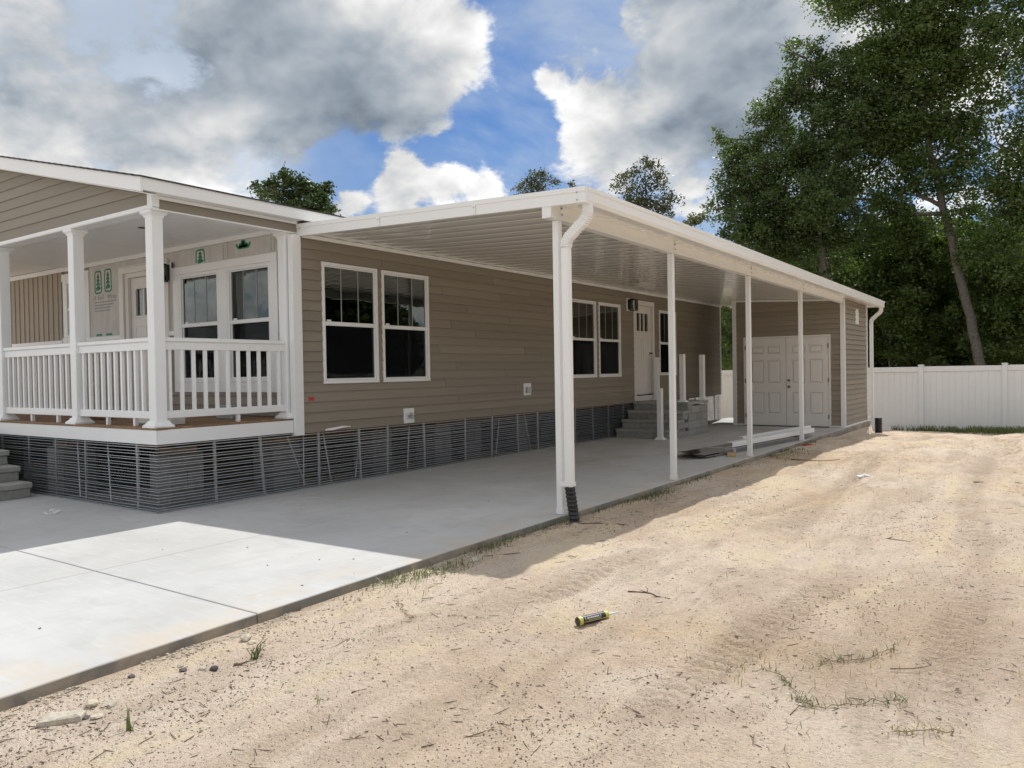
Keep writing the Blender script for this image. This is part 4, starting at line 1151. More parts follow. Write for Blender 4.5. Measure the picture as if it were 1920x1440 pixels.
def vinyl_post(x, y, z, h, label):
    o = thing('stair_post', (x, y, z), label, 'post', 'white vinyl stair posts waiting for rails')
    s = .050
    build('post_sleeve', MB().cbox(x - s, x + s, y - s, y + s, z + .002, z + h, .005), M['vinyl'], o)
    def sq(q, zz): return [(x - q, y - q, zz), (x + q, y - q, zz), (x + q, y + q, zz), (x - q, y + q, zz)]
    build('post_base', MB().loft([sq(.095, z + .001), sq(.095, z + .012), sq(.07, z + .035), sq(.054, z + .05)]), M['vinyl'], o)


vinyl_post(1.10, 8.10, 0, 1.03, 'white vinyl post standing on the slab at the foot of the side steps')
vinyl_post(1.215, 8.99, .72, 1.0, 'white vinyl post on the near outer corner of the side landing')
vinyl_post(1.215, 10.09, .72, 1.0, 'white vinyl post on the far outer corner of the side landing')
vinyl_post(.13, 10.10, .72, .97, 'white vinyl post on the side landing against the wall beside the door')

# front steps, mostly out of the picture to the left
fs_ = thing('concrete_steps', (-3.4, -2.6, 0), 'grey concrete front steps beside the porch skirting at the left', 'steps')
for k, (x1, z0, z1) in enumerate(((-2.48, 0, .18), (-2.78, .18, .36), (-3.08, .36, .54), (-3.38, .54, .72))):
    build('tread', MB().cbox(-4.6, x1, -3.25, -2.02, z1 - .07, z1, .012), M['stepcon'], fs_)
    build('riser_block', MB().cbox(-4.6, x1 - .025, -3.22, -2.04, z0 + .001, z1 - .071, .005), M['block'], fs_)

# ------------------------------------------------------------------ fence
FYY = 19.0
fence = thing('vinyl_fence', (4.4, FYY, gz(4.4, FYY)), 'white vinyl privacy fence along the back of the lot', 'fence')
px_ = [4.40 + 2.055 * k for k in range(-8, 9)]
FB, FT = -.50, 1.36
def ft(x): return 1.348 + .0042 * (x - 0)
for x in px_:
    p = build('fence_post', MB().cbox(x - .065, x + .065, FYY - .075, FYY + .055, -.7, ft(x) + .03, .006), M['fencevinyl'], fence)
    build('post_cap', MB().loft([[(x - s, FYY - .01 - s, z), (x + s, FYY - .01 - s, z), (x + s, FYY - .01 + s, z), (x - s, FYY - .01 + s, z)] for s, z in ((.078, ft(x) + .031), (.078, ft(x) + .05), (.05, ft(x) + .06))]), M['fencevinyl'], p)
for a, b_ in zip(px_[:-1], px_[1:]):
    a += .066; b_ -= .066
    zt = ft((a + b_) / 2)
    build('top_rail', MB().cbox(a, b_, FYY - .045, FYY + .025, zt - .15, zt, .006), M['fencevinyl'], fence)
    build('bottom_rail', MB().cbox(a, b_, FYY - .045, FYY + .025, -.56, -.42, .006), M['fencevinyl'], fence)
    n = 12; w_ = (b_ - a) / n
    for k in range(n):
        build('fence_board', MB().cbox(a + k * w_ + .0008, a + (k + 1) * w_ - .0008, FYY - .022, FYY, -.419, zt - .151, .002), M['fencevinyl'], fence)
# the return run of the fence down the left of the lot is hidden by the house

# ------------------------------------------------------------------ lanterns
make_lantern((0, 8.985, 2.83), lambda p: (p[1], 8.985 + p[0], 2.83 + p[2]), 'black box lantern on the siding beside the white side door')
make_lantern((-2.80, -.007, 2.90), lambda p: (-2.79 + p[0], -.007 - p[1], 2.91 + p[2]), 'black box lantern on the wrapped porch wall beside the twin windows')
build('blue_tape', MB(T0).box(-2.70, -2.66, .031, .033, 2.97, 3.05), M['bluetape'], front_wall)


# ------------------------------------------------------------------ trees
TREE = {
    'main_trunk': [(5.19,30.0,1.04,0.32),(4.89,30.0,2.77,0.31),(4.44,30.0,4.96,0.28),(4.17,30.0,6.5,0.26),(3.85,30.0,7.95,0.24),(3.42,30.0,10.1,0.2),(3.24,30.0,12.11,0.15),(3.06,30.0,14.35,0.13),(2.89,30.0,17.04,0.09)] ,
    'main_limbs': [[(3.81,30.0,7.63,0.15),(2.51,30.0,7.76,0.11),(1.28,30.0,8.47,0.09),(-0.23,30.0,8.98,0.07),(-1.82,30.0,9.05,0.05)],[(3.74,30.0,7.97,0.15),(3.02,30.0,8.51,0.13),(2.53,30.0,10.03,0.11),(2.14,30.0,11.67,0.07)],[(3.52,30.0,9.64,0.13),(4.48,30.0,10.56,0.09),(5.4,30.0,10.35,0.06),(6.46,30.0,9.36,0.04)],[(3.3,30.0,11.66,0.11),(2.36,30.0,13.41,0.09),(1.55,30.0,14.95,0.05)],[(3.12,30.0,13.89,0.09),(4.13,30.0,15.16,0.07),(4.52,30.0,16.13,0.04)]] ,
    'main_crown': [(2.57,30.0,15.36,1.78),(3.95,30.0,15.86,1.74),(1.54,30.0,14.05,1.82),(2.95,30.0,12.39,1.89),(4.5,30.0,13.56,1.51),(1.31,30.0,11.83,1.6),(2.33,30.0,10.29,1.46),(3.91,30.0,11.1,1.2),(5.23,30.0,11.38,1.07),(0.22,30.0,9.73,1.4),(1.69,30.0,7.91,1.14),(1.16,30.0,18.0,2.06),(3.2,30.0,18.91,2.42),(5.08,30.0,17.23,1.7),(4.47,30.0,9.05,0.97),(2.52,30.0,8.58,1.08),(3.32,30.0,9.24,0.88),(4.66,30.0,10.1,1.03),(4.46,30.0,7.55,0.87),(2.91,30.0,7.31,1.0)] ,
    'right_crown': [(6.61,29.0,14.14,1.41),(5.75,29.0,14.88,0.92),(6.76,29.0,12.1,1.21),(6.32,29.0,9.37,1.02),(6.14,29.0,7.17,1.12),(6.31,29.0,6.74,1.12),(6.4,29.0,8.04,0.91),(5.45,29.0,8.39,0.79),(6.0,29.0,13.09,0.82),(5.47,29.0,11.99,0.74),(6.42,29.0,10.77,0.81),(5.8,29.0,8.65,0.74),(6.23,29.0,8.17,0.61),(5.4,29.0,14.26,0.83),(7.83,29.0,12.83,1.97),(7.82,29.0,9.9,1.78),(7.36,29.0,16.11,1.79),(5.78,29.0,5.78,1.23),(6.99,29.0,7.86,1.2)] ,
    'right_trunk': [(8.09,29.0,0.62,0.32),(7.96,29.0,4.96,0.28),(7.73,29.0,8.93,0.22),(7.51,29.0,12.92,0.14),(7.45,29.0,16.47,0.08)] ,
    'right_limbs': [[(7.81,29.0,7.93,0.14),(6.83,29.0,9.08,0.08),(5.81,29.0,9.91,0.04)],[(7.66,29.0,10.91,0.12),(6.69,29.0,13.12,0.06),(6.01,29.0,14.71,0.04)],[(7.88,29.0,6.55,0.12),(6.82,29.0,6.68,0.08),(5.97,29.0,7.19,0.04)]] ,
    'oak_trunk': [(-0.45,28.5,1.36,0.3),(-0.48,28.5,4.32,0.27),(-0.56,28.5,7.29,0.23),(-0.75,28.5,9.59,0.18),(-0.9,28.5,12.57,0.14),(-1.1,28.5,14.67,0.07)] ,
    'oak_limbs': [[(-0.56,28.5,7.52,0.16),(-1.88,28.5,8.61,0.12),(-3.51,28.5,9.31,0.07),(-4.99,28.5,9.29,0.05)],[(-0.71,28.5,9.36,0.14),(-2.08,28.5,11.2,0.09),(-3.48,28.5,11.69,0.05)],[(-0.75,28.5,9.59,0.14),(0.12,28.5,11.24,0.09),(0.55,28.5,12.27,0.04)],[(-0.54,28.5,6.83,0.14),(-2.35,28.5,7.27,0.09),(-3.77,28.5,7.67,0.05)]] ,
    'oak_crown': [(-1.1,28.5,14.67,1.03),(-0.5,28.5,12.94,1.48),(-1.94,28.5,13.6,0.98),(-2.76,28.5,12.14,1.18),(-3.85,28.5,11.16,1.08),(-4.58,28.5,11.65,0.68),(-4.6,28.5,9.84,1.02),(-3.15,28.5,9.61,1.19),(-1.86,28.5,10.69,1.4),(-1.43,28.5,8.55,1.62),(-3.53,28.5,7.88,1.44),(0.02,28.5,11.04,1.58),(0.2,28.5,7.87,1.57),(-5.12,28.5,8.69,0.74),(-2.36,28.5,7.03,1.41),(0.57,28.5,13.6,1.23),(-0.14,28.5,6.34,1.36),(1.18,28.5,12.36,1.1),(-2.8,28.5,8.97,1.18),(-4.22,28.5,10.62,0.97),(-0.97,28.5,10.31,1.38),(-2.52,28.5,12.91,0.94),(-1.67,28.5,7.42,1.39),(-3.88,28.5,8.89,1.08),(-0.6,28.5,14.32,0.91)] ,
    'under': [[(1.19,33.0,5.99,1.73),(1.84,33.0,4.47,1.46),(0.94,33.0,3.79,1.49),(1.38,33.0,2.54,1.23),(0.75,33.0,7.52,1.49)],[(2.92,34.0,5.94,1.72),(3.13,34.0,4.21,1.59),(2.79,34.0,2.51,1.35),(2.39,34.0,7.46,1.48)],[(4.83,32.5,6.07,1.6),(5.59,32.5,4.18,1.47),(5.77,32.5,2.59,1.36),(5.19,32.5,1.93,1.03),(4.21,32.5,3.35,0.93)],[(6.65,32.0,5.39,1.54),(7.09,32.0,3.83,1.52),(6.72,32.0,2.32,1.32),(6.29,32.0,6.74,1.1)],[(-1.16,33.0,5.19,1.54),(-2.13,33.0,6.3,1.56),(-0.45,33.0,3.62,1.27)],[(-4.16,27.0,3.3,0.94),(-4.29,27.0,2.14,0.94),(-4.02,27.0,4.46,0.93)]] ,
    't1': [(-24.03,18.0,10.39,0.52),(-22.35,18.0,10.39,0.61),(-21.27,18.0,10.33,0.6),(-20.65,18.0,9.99,0.6),(-19.69,18.0,9.36,0.54),(-21.61,18.0,9.46,0.91),(-20.49,18.0,9.06,0.84)] ,
    't2': [(-22.77,40.0,15.05,0.91),(-21.77,40.0,15.35,0.68),(-23.7,40.0,14.66,0.69),(-21.21,40.0,14.55,0.52),(-19.61,40.0,14.3,0.29),(-22.56,40.0,14.0,1.14)] ,
    't3': [(-11.2,34.0,13.14,0.66),(-11.77,34.0,12.58,0.73),(-12.79,34.0,12.28,0.74),(-10.57,34.0,11.79,0.89),(-11.46,34.0,11.17,1.21),(-9.76,34.0,10.87,0.65),(-10.34,34.0,10.27,0.89),(-12.3,34.0,10.99,0.79)] ,
    't4': [(-6.88,30.0,8.91,0.52),(-6.39,30.0,8.71,0.41),(-7.16,30.0,8.55,0.42)] ,
}


def leaf_cloud(blobs, per_m2, size, rng, spray=.30, droop=.25, fill=.35):
    """leaf-sized faces gathered in sprays through the crown volume; returns verts, faces, tint"""
    C = []; N = []; TI = []
    for bx, by, bz_, br in blobs:
        n_sp = max(6, int(17 * (br / .9) ** 2.0))
        for _ in range(n_sp):
            v = rng.normal(size=3); v /= np.linalg.norm(v)
            rr_ = br * (rng.random() ** fill) * (.72 + .46 * rng.random())
            c = np.array((bx, by, bz_)) + v * rr_ * np.array((1., .9, .85))
            sr = spray * (br ** .5) * (.55 + .8 * rng.random())
            n = max(8, int(per_m2 * sr * sr * 3.1))
            q = rng.normal(size=(n, 3)) * sr * np.array((.62, .62, .40))
            q[:, 2] -= droop * (q[:, 0] ** 2 + q[:, 1] ** 2) / max(sr, .1)
            C.append(c + q); TI.append(np.clip(rng.normal(.42 + .3 * (rng.random() - .5), .24, n), 0, 1))
    C = np.concatenate(C); TI = np.concatenate(TI); n = len(C)
    a = rng.normal(size=(n, 3)); a[:, 2] = a[:, 2] * .6 - .25; a /= np.linalg.norm(a, axis=1)[:, None]
    b_ = rng.normal(size=(n, 3)); b_ -= a * (a * b_).sum(1)[:, None]; b_ /= np.linalg.norm(b_, axis=1)[:, None]
    nn = np.cross(a, b_)
    L = size * (.6 + .8 * rng.random(n))[:, None]; Wd = L * .30
    v0 = C - a * L * .5; v2 = C + a * L * .5; mid = C + nn * L * .07
    vs = np.stack([v0, mid + b_ * Wd, v2, mid - b_ * Wd], 1).reshape(-1, 3)
    fs = np.arange(4 * n).reshape(n, 4)
    return vs, fs, np.repeat(TI, 4)


def make_tree(name, label, trunk, limbs, blobs, leafm, size, dens, seed, group=None, spray=.30, twigs=True, cat='tree'):
    base = trunk[0]
    rng = np.random.default_rng(seed); rr_ = random.Random(seed)
    o = thing(name, (base[0], base[1], base[2]), label, cat, group)
    def wob(pts, s):
        out = []
        for i in range(len(pts) - 1):
            p, q = np.array(pts[i]), np.array(pts[i + 1]); k = max(2, int(np.linalg.norm(q[:3] - p[:3]) / .55))
            for t_ in range(k):
                w_ = p + (q - p) * t_ / k
                if i or t_: w_[:3] += [rr_.uniform(-s, s) for _ in range(3)]
                out.append(w_)
        out.append(np.array(pts[-1])); return out
    g0 = gz(base[0], base[1])
    tp = [(base[0] + (base[0] - trunk[1][0]) * .1, base[1], g0 - .3, base[3] * 1.25)] + list(trunk)
    w_ = wob(tp, .035)
    t_ = MB().tube([tuple(p[:3]) for p in w_], [float(p[3]) * .60 for p in w_], 10)
    build('trunk', t_, M['bark'], o, smooth=True)
    skel = [p for p in trunk[1:]]
    lm = MB()
    for l in limbs:
        w_ = wob(l, .07); lm.tube([tuple(p[:3]) for p in w_], [float(p[3]) * .62 for p in w_], 7); skel += list(l)
    for bx, by, bz_, br in blobs:                          # a branch into every clump, and twigs inside it
        near = min(skel, key=lambda p: (p[0] - bx) ** 2 + (p[1] - by) ** 2 + 1.4 * (p[2] - bz_ + br) ** 2)
        r0 = min(.045, near[3] * .6)
        mid = ((near[0] + bx) / 2 + rr_.uniform(-.2, .2), (near[1] + by) / 2 + rr_.uniform(-.3, .3), (near[2] + bz_) / 2 + rr_.uniform(-.1, .25))
        w_ = wob([(near[0], near[1], near[2], r0), (*mid, r0 * .75), (bx, by, bz_, r0 * .5)], .06)
        lm.tube([tuple(p[:3]) for p in w_], [float(p[3]) for p in w_], 5)
        if twigs:
            for k in range(7):
                v = Vector((rr_.gauss(0, 1), rr_.gauss(0, 1), rr_.gauss(.3, .8))).normalized() * br * rr_.uniform(.7, 1.15)
                c = Vector((bx, by, bz_)); m2 = c + v * .5 + Vector((rr_.uniform(-.1, .1), rr_.uniform(-.1, .1), .1)) * br
                lm.tube([tuple(c), tuple(m2), tuple(c + v)], [r0 * .5, r0 * .35, r0 * .15], 4)
    if lm.v: build('limbs', lm, M['bark'], o, smooth=True)
    vs, fs, ti = leaf_cloud(blobs, dens, size, rng, spray)
    vs = vs - np.array((base[0], base[1], base[2]))
    link('crown', np_mesh('crown', vs, fs, False, ti), o, (base[0], base[1], base[2]), M[leafm])
    return o


def ring_blobs(lst, rng, extra=1, spread=.8):
    """thicken a crown in depth: companions in front of and behind every clump"""
    out = list(lst)
    for bx, by, bz_, br in lst:
        for k in range(extra):
            out.append((bx + rng.normal() * br * .5, by + rng.choice((-1, 1)) * br * (spread + .7 * rng.random()), bz_ + rng.normal() * br * .35, br * (.65 + .3 * rng.random())))
    return out


rg = np.random.default_rng(5)
make_tree('tall_tree', 'tall leafy tree with a bare leaning trunk and long side limbs behind the white fence', TREE['main_trunk'], TREE['main_limbs'],
          TREE['main_crown'], 'leaf_main', .135, 235, 21, spray=.34)
make_tree('broad_oak', 'broad dark oak spreading left over the far end of the carport roof', TREE['oak_trunk'], TREE['oak_limbs'],
          ring_blobs(TREE['oak_crown'], rg, 1, .5)[:40], 'leaf_oak', .125, 300, 22, spray=.27)
make_tree('edge_tree', 'thin crowned tree at the right edge with sky showing through', TREE['right_trunk'], TREE['right_limbs'],
          TREE['right_crown'], 'leaf_main', .13, 165, 23, spray=.34)
und = ['young tree of layered green leaves just right of the shed, behind the fence', 'dark narrow tree behind the fence left of the leaning trunk',
       'bushy yellow-green young tree at the leaning trunk, behind the fence', 'dark bushy tree behind the fence at the right edge',
       'dark tree over the shed roof beneath the broad oak', 'dark bushy tree seen through the gap between house and shed']
for i, b_ in enumerate(TREE['under']):
    x, y = b_[0][0], b_[0][1]
    tr_ = [(x + .3, y + .2, gz(x, y), .11), (x + .1, y + .1, 2.2, .09), (x, y, b_[0][2], .06), (x, y, max(q[2] for q in b_), .03)]
    make_tree('young_tree', und[i], tr_, [], ring_blobs(b_, rg, 2, 1.0), ('leaf_under', 'leaf_under', 'leaf_main', 'leaf_under', 'leaf_oak', 'leaf_under')[i], .14, 210, 40 + i, group='young trees behind the fence', twigs=False)
def trunk_for(bl, r=.16):
    x = sum(q[0] for q in bl) / len(bl); y = bl[0][1]; zt = max(q[2] for q in bl)
    return [(x, y, gz(x, y), r), (x, y, zt * .5, r * .8), (x, y, zt * .8, r * .55), (x, y, zt - .3, r * .2)]
T1 = [(x, y, z, r) for x, y, z, r in TREE['t1']]
make_tree('dark_tree', 'dense dark green treetop showing over the house roof at the left', trunk_for(T1, .2), [], ring_blobs(T1, rg, 1), 'leaf_dark', .17, 330, 61, spray=.36, twigs=False)
make_tree('small_tree', 'small pale treetop just above the carport roof corner', trunk_for(TREE['t2']), [], TREE['t2'], 'leaf_grey', .17, 100, 62, spray=.34)
make_tree('airy_tree', 'airy cone shaped treetop rising behind the carport roof corner', trunk_for(TREE['t3']), [], TREE['t3'], 'leaf_grey', .15, 120, 63, spray=.34)
make_tree('yellow_tree', 'small yellow-green treetop beside the broad oak above the carport roof', trunk_for(TREE['t4'], .1), [], TREE['t4'], 'leaf_yellow', .13, 260, 64, twigs=False)

# the wood beyond: separate trees sharing two crowns
fb = [[(0, 0, 3.2, 1.6), (1.2, .4, 4.6, 1.5), (-1.1, -.2, 4.4, 1.5), (.3, .6, 6.3, 1.5), (-.6, 0, 7.6, 1.2), (.9, -.4, 7.4, 1.1), (1.4, .2, 2.2, 1.3), (-1.4, .1, 2.0, 1.3), (0, 0, 1.0, 1.2)],
      [(.2, 0, 3.0, 1.7), (1.4, .4, 3.9, 1.4), (-1.3, .2, 5.2, 1.6), (.2, .3, 6.8, 1.7), (-.3, 0, 8.6, 1.3), (1.6, 0, 6.0, 1.2), (-1.6, 0, 2.2, 1.4), (1.2, 0, 1.4, 1.3)]]
fm = []
for k in (0, 1):
    vs, fs, ti = leaf_cloud(fb[k], 120, .24, np.random.default_rng(80 + k), .42)
    me = np_mesh('crown', vs, fs, False, ti); me.materials.append(M['leaf_under'])
    tk = MB().tube([(0, 0, -.6), (.05, 0, 2.5), (-.05, 0, 5.), (0, 0, 7.6)], [.2, .16, .12, .04], 8).mesh('trunk', smooth=True); tk.materials.append(M['bark'])
    fm.append((me, tk))
rr = random.Random(12); n_ = 0
for row, (yy, x0, x1, st) in enumerate(((38, -14, 16, 3.3), (43, -16, 18, 3.6), (49, -18, 20, 4.0))):
    x = x0
    while x < x1:
        k = n_ % 2; n_ += 1
        X, Y = x + rr.uniform(-.6, .6), yy + rr.uniform(-1.2, 1.2)
        hs = rr.uniform(.85, 1.15)
        if X < -8: hs *= .62
        o = thing('forest_tree', (X, Y, -.5), 'dark forest tree in the wood far behind the white fence', 'tree', 'forest trees behind the fence')
        for nm, me in (('crown', fm[k][0]), ('trunk', fm[k][1])):
            c = link(nm, me, o, (X, Y, -.5)); c.rotation_euler = (0, 0, rr.uniform(0, 6.28)); c.scale = (hs * 1.15, hs * 1.15, hs)
        x += st

# ------------------------------------------------------------------ grass and weeds
def blades(pts, rng, hmin, hmax, w, lean=.5):
    """thin bent blades; pts = list of (x, y, z)"""
    P = np.array(pts); n = len(P)
    h = hmin + (hmax - hmin) * rng.random(n); az = rng.random(n) * 6.283; le = h * (lean * (.2 + rng.random(n)))
    d = np.stack([np.cos(az), np.sin(az), np.zeros(n)], 1); s = np.stack([-np.sin(az), np.cos(az), np.zeros(n)], 1) * (w * (.6 + .8 * rng.random(n)))[:, None]
    up = np.array((0, 0, 1.))
    p1 = P + d * (le * .35)[:, None] + up * (h * .6)[:, None]; p2 = P + d * le[:, None] + up * (h * (1 - .25 * lean * rng.random(n)))[:, None]
    vs = np.stack([P - s, P + s, p1 + s * .7, p1 - s * .7, p2 + s * .1, p2 - s * .1], 1).reshape(-1, 3)
    k = np.arange(n) * 6
    fs = np.concatenate([np.stack([k, k + 1, k + 2, k + 3], 1), np.stack([k + 3, k + 2, k + 4, k + 5], 1)])
    return vs, fs, np.repeat(rng.random(n), 6)


rng = np.random.default_rng(31); pts = []
for _ in range(7000):                                      # unmown strip against the fence
    x = rng.uniform(3.6, 11); t_ = np.clip((x - 3.9) / 2.0, .12, 1)
    y = FYY - .12 - abs(rng.normal()) * .75 * t_ - (.25 if x > 6.6 else 0) * rng.random()
    if rng.random() < t_ and vnoise(np.array(x / .35), np.array(y / .35), 9) > .22: pts.append((x, y, gz(x, y) - .01))
vs, fs, ti = blades(pts, rng, .07, .24, .009, .6)
o = link('fence_grass', np_mesh('fence_grass', vs, fs, False, ti), None, (0, 0, 0), M['grass']); tag(o, 'green grass growing along the foot of the white fence', 'grass', kind='stuff')
pts = []
for _ in range(2200):                                      # grass creeping out along the slab edge
    y = rng.uniform(-3.0, 9.5)
    if vnoise(np.array(y / .33), np.array(2.2), 15) < .50: continue
    x = float(slab_edge(y)) + .012 + abs(rng.normal()) * .085
    pts.append((x, y, gz(x, y) - .008))
for cx_, cy_, n_, s in ((3.76, -2.25, 260, .13), (3.85, -1.98, 160, .12), (3.74, -1.2, 120, .06), (3.72, 1.75, 320, .10), (3.74, 2.1, 160, .1), (3.80, 6.6, 160, .15), (3.84, 7.4, 200, .16)):
    for _ in range(n_):
        x, y = cx_ + abs(rng.normal()) * s, cy_ + rng.normal() * s * 2.2
        if x > float(slab_edge(y)) + .01: pts.append((x, y, gz(x, y) - .008))
vs, fs, ti = blades(pts, rng, .012, .075, .0026, 1.5)
o = link('edge_grass', np_mesh('edge_grass', vs, fs, False, ti), None, (0, 0, 0), M['grass']); tag(o, 'thin grass along the edge of the concrete slab', 'grass', kind='stuff')
pts = []
for cx_, cy_, s, n_ in ((5.0, 2.2, .5, 30), (5.1, 5.6, .6, 40), (4.3, 5.2, .3, 40), (6.7, -2.7, .25, 60), (6.5, -2.35, .15, 40), (7.0, -2.2, .3, 50), (6.3, -3.0, .3, 30), (5.9, 1.5, .8, 30), (4.5, -2.9, .3, 30), (6.9, -1.6, .5, 40), (6.6, -.5, .7, 40)):
    for _ in range(n_):
        x, y = cx_ + rng.normal() * s, cy_ + rng.normal() * s
        if x > float(slab_edge(y)) + .05: pts.append((x, y, gz(x, y) - .005))
vs, fs, ti = blades(pts, rng, .02, .07, .002, 1.3)
o = link('sparse_grass', np_mesh('sparse_grass', vs, fs, False, ti), None, (0, 0, 0), M['drygrass']); tag(o, 'sparse dry grass blades scattered over the sand', 'grass', kind='stuff')


def weed(x, y, n, h, w, label, mat='grass', lean=1.1, name='weed', group='weeds sprouting from the sand'):
    rn = np.random.default_rng(int(abs(x * 1000 + y * 77)))
    z = gz(x, y)
    vs, fs, ti = blades([(x + rn.normal() * .008, y + rn.normal() * .008, z - .006) for _ in range(n)], rn, h * .5, h, w, lean)
    o = link(name, np_mesh(name, vs - np.array((x, y, z)), fs, False, ti), None, (x, y, z), M[mat])
    return tag(o, label, 'weed', group)


weed(4.215, -3.83, 12, .15, .0042, 'green grass sprout with arching blades beside the slab in the left foreground')
weed(4.51, -4.66, 9, .10, .0036, 'small green sprig near the pale concrete chunk at lower left')
weed(4.95, -4.05, 3, .11, .0018, 'single thin grass stem standing in the bare sand at lower middle')


def runner(pts_, n, h, label, mat='grass'):
    """creeping weed: a low stem with blades along it"""
    p0 = pts_[0]; at = (p0[0], p0[1], gz(*p0)); rn = np.random.default_rng(int(abs(p0[0] * 911 + p0[1] * 37)))
    o = thing('creeping_weed', at, label, 'weed', 'creeping weeds on the sand')
    P = []
    for a, b_ in zip(pts_[:-1], pts_[1:]):
        for k in range(5): x, y = a[0] + (b_[0] - a[0]) * k / 5, a[1] + (b_[1] - a[1]) * k / 5; P.append((x + rn.normal() * .012, y + rn.normal() * .012, gz(x, y) + .006 + .01 * rn.random()))
    build('stem', MB().tube(P, [.0018] * len(P), 4), M['drygrass'], o)
    q = [P[rn.integers(len(P))] for _ in range(n)]
    vs, fs, ti = blades([(a + rn.normal() * .022, b_ + rn.normal() * .022, c - .006) for a, b_, c in q], rn, h * .4, h, .0022, 2.2)
    link('blades', np_mesh('blades', vs - np.array(at), fs, False, ti), o, at, M[mat])


runner([(6.50, -2.62), (6.60, -2.72), (6.68, -2.80), (6.74, -2.86)], 60, .040, 'creeping green weed, left arm of the big patch in the right foreground')
runner([(6.72, -2.86), (6.86, -2.80), (6.98, -2.70), (7.06, -2.60)], 60, .038, 'creeping green weed, right arm of the big patch in the right foreground')
runner([(6.62, -2.34), (6.75, -2.25), (6.86, -2.10), (6.95, -1.95)], 60, .055, 'grey-green bristly weed behind the creeping patch at right')
runner([(6.25, -2.62), (6.30, -2.58)], 14, .05, 'small green tuft left of the creeping patch at right', )
runner([(4.15, -2.72), (4.32, -2.84), (4.48, -2.95), (4.56, -3.02)], 18, .035, 'dry creeping runner with small leaves lying across the sand near the slab', 'drygrass')
runner([(7.05, -2.95), (7.20, -2.85), (7.28, -2.7)], 50, .04, 'brown dry tangled weed right of the creeping patch', 'drygrass')

# wood beyond the right-hand lot, outside the picture but mirrored in the windows
rn = np.random.default_rng(55)
vs, fs, ti = leaf_cloud([(42 + rn.normal() * 1.5, -22 + k * 1.1, 1.2 + rn.random() * 7.5, 1.9) for k in range(64)] + [(43 + rn.normal() * 1.5, -22 + k * 1.1, 1. + rn.random() * 4, 1.9) for k in range(64)], 26, .55, rn, .6)
o = link('far_woods', np_mesh('far_woods', vs, fs, False, ti), None, (0, 0, 0), M['leaf_dark']); tag(o, 'far wood along the right side of the lot', 'woods', kind='stuff')

# ------------------------------------------------------------------ litter on the sand
def scatter(name, n, fn, mat, label, cat, seed, dens=None):
    rn = np.random.default_rng(seed); VS = []; FS = []; k = 0
    while k < n:
        # more of it close to the camera, where single bits can be seen
        y = -5.2 + 17 * rn.random() ** 2.0; x = rn.uniform(3.75, 8.6)
        if y < -1.5 and x < float(slab_edge(y)) + .04: continue
        if x > 7.0 + (y + 3.2) * .5 and y < 0: continue
        if dens is not None and vnoise(np.array(x / .38), np.array(y / 1.3), seed) * .6 + vnoise(np.array(x / .14), np.array(y / .2), seed + 1) * .4 < dens * (.35 + .65 * rn.random()) + .16: continue
        v, f = fn(rn, x, y, gz(x, y)); FS.append(f + len(VS) * len(v)); VS.append(v); k += 1
    me = np_mesh(name, np.concatenate(VS), np.concatenate(FS), False)
    o = link(name, me, None, (0, 0, 0), M[mat]); return tag(o, label, cat, kind='stuff')


CUBE = np.array([(-1, -1, -1), (1, -1, -1), (1, 1, -1), (-1, 1, -1), (-1, -1, 1), (1, -1, 1), (1, 1, 1), (-1, 1, 1)], float)
CF = np.array([(0, 3, 2, 1), (4, 5, 6, 7), (0, 1, 5, 4), (1, 2, 6, 5), (2, 3, 7, 6), (3, 0, 4, 7)])
OCT = np.array([(1, 0, 0), (0, 1, 0), (-1, 0, 0), (0, -1, 0), (.62, .62, .5), (-.62, .62, .5), (-.62, -.62, .5), (.62, -.62, .5), (0, 0, .95), (0, 0, -.8)], float)
OF = np.array([(0, 4, 8), (4, 1, 8), (1, 5, 8), (5, 2, 8), (2, 6, 8), (6, 3, 8), (3, 7, 8), (7, 0, 8), (0, 1, 4), (1, 2, 5), (2, 3, 6), (3, 0, 7), (1, 0, 9), (2, 1, 9), (3, 2, 9), (0, 3, 9)])


def chip(rn, x, y, z):
    a = rn.random() * 6.283; L = .0018 + .012 * rn.random() ** 7; w_ = .0012 + .0026 * rn.random()
    v = CUBE * np.array((L, w_, .0014)); v[:, 0] *= 1 + .25 * rn.normal(size=8); v[:, 1] *= 1 + .3 * rn.normal(size=8)
    v[:, 2] += v[:, 0] * rn.normal() * .2
    c, s = math.cos(a), math.sin(a)
    return v @ np.array(((c, s, 0), (-s, c, 0), (0, 0, 1))) + np.array((x, y, z + .0012)), CF


def twiglet(rn, x, y, z):
    a = rn.random() * 6.283; L = .012 + .035 * rn.random() ** 2
    v = CUBE * np.array((L, .0012, .0011)); v[4:, 1] += .0004; bend = rn.normal() * .25
    v[:, 1] += bend * (v[:, 0] ** 2) / L * np.sign(v[:, 0]); v[:, 2] += v[:, 0] * abs(rn.normal()) * .10
    c, s = math.cos(a), math.sin(a)
    return v @ np.array(((c, s, 0), (-s, c, 0), (0, 0, 1))) + np.array((x, y, z + .0025)), CF


def pebble(rn, x, y, z):
    r = .0022 + .0065 * rn.random() ** 4
    v = OCT * r * (1 + .25 * rn.normal(size=(10, 1))) * np.array((1 + .3 * rn.random(), 1, .6))
    return v + np.array((x, y, z + r * .15)), OF


scatter('plant_debris', 6000, chip, 'debris', 'dark bits of bark and leaf scattered on the sand', 'debris', 101, 1.0)
def crumb(rn, x, y, z):
    v, f = chip(rn, 0, 0, 0); return v * np.array((.45, .6, .9)) + np.array((x, y, z)), f


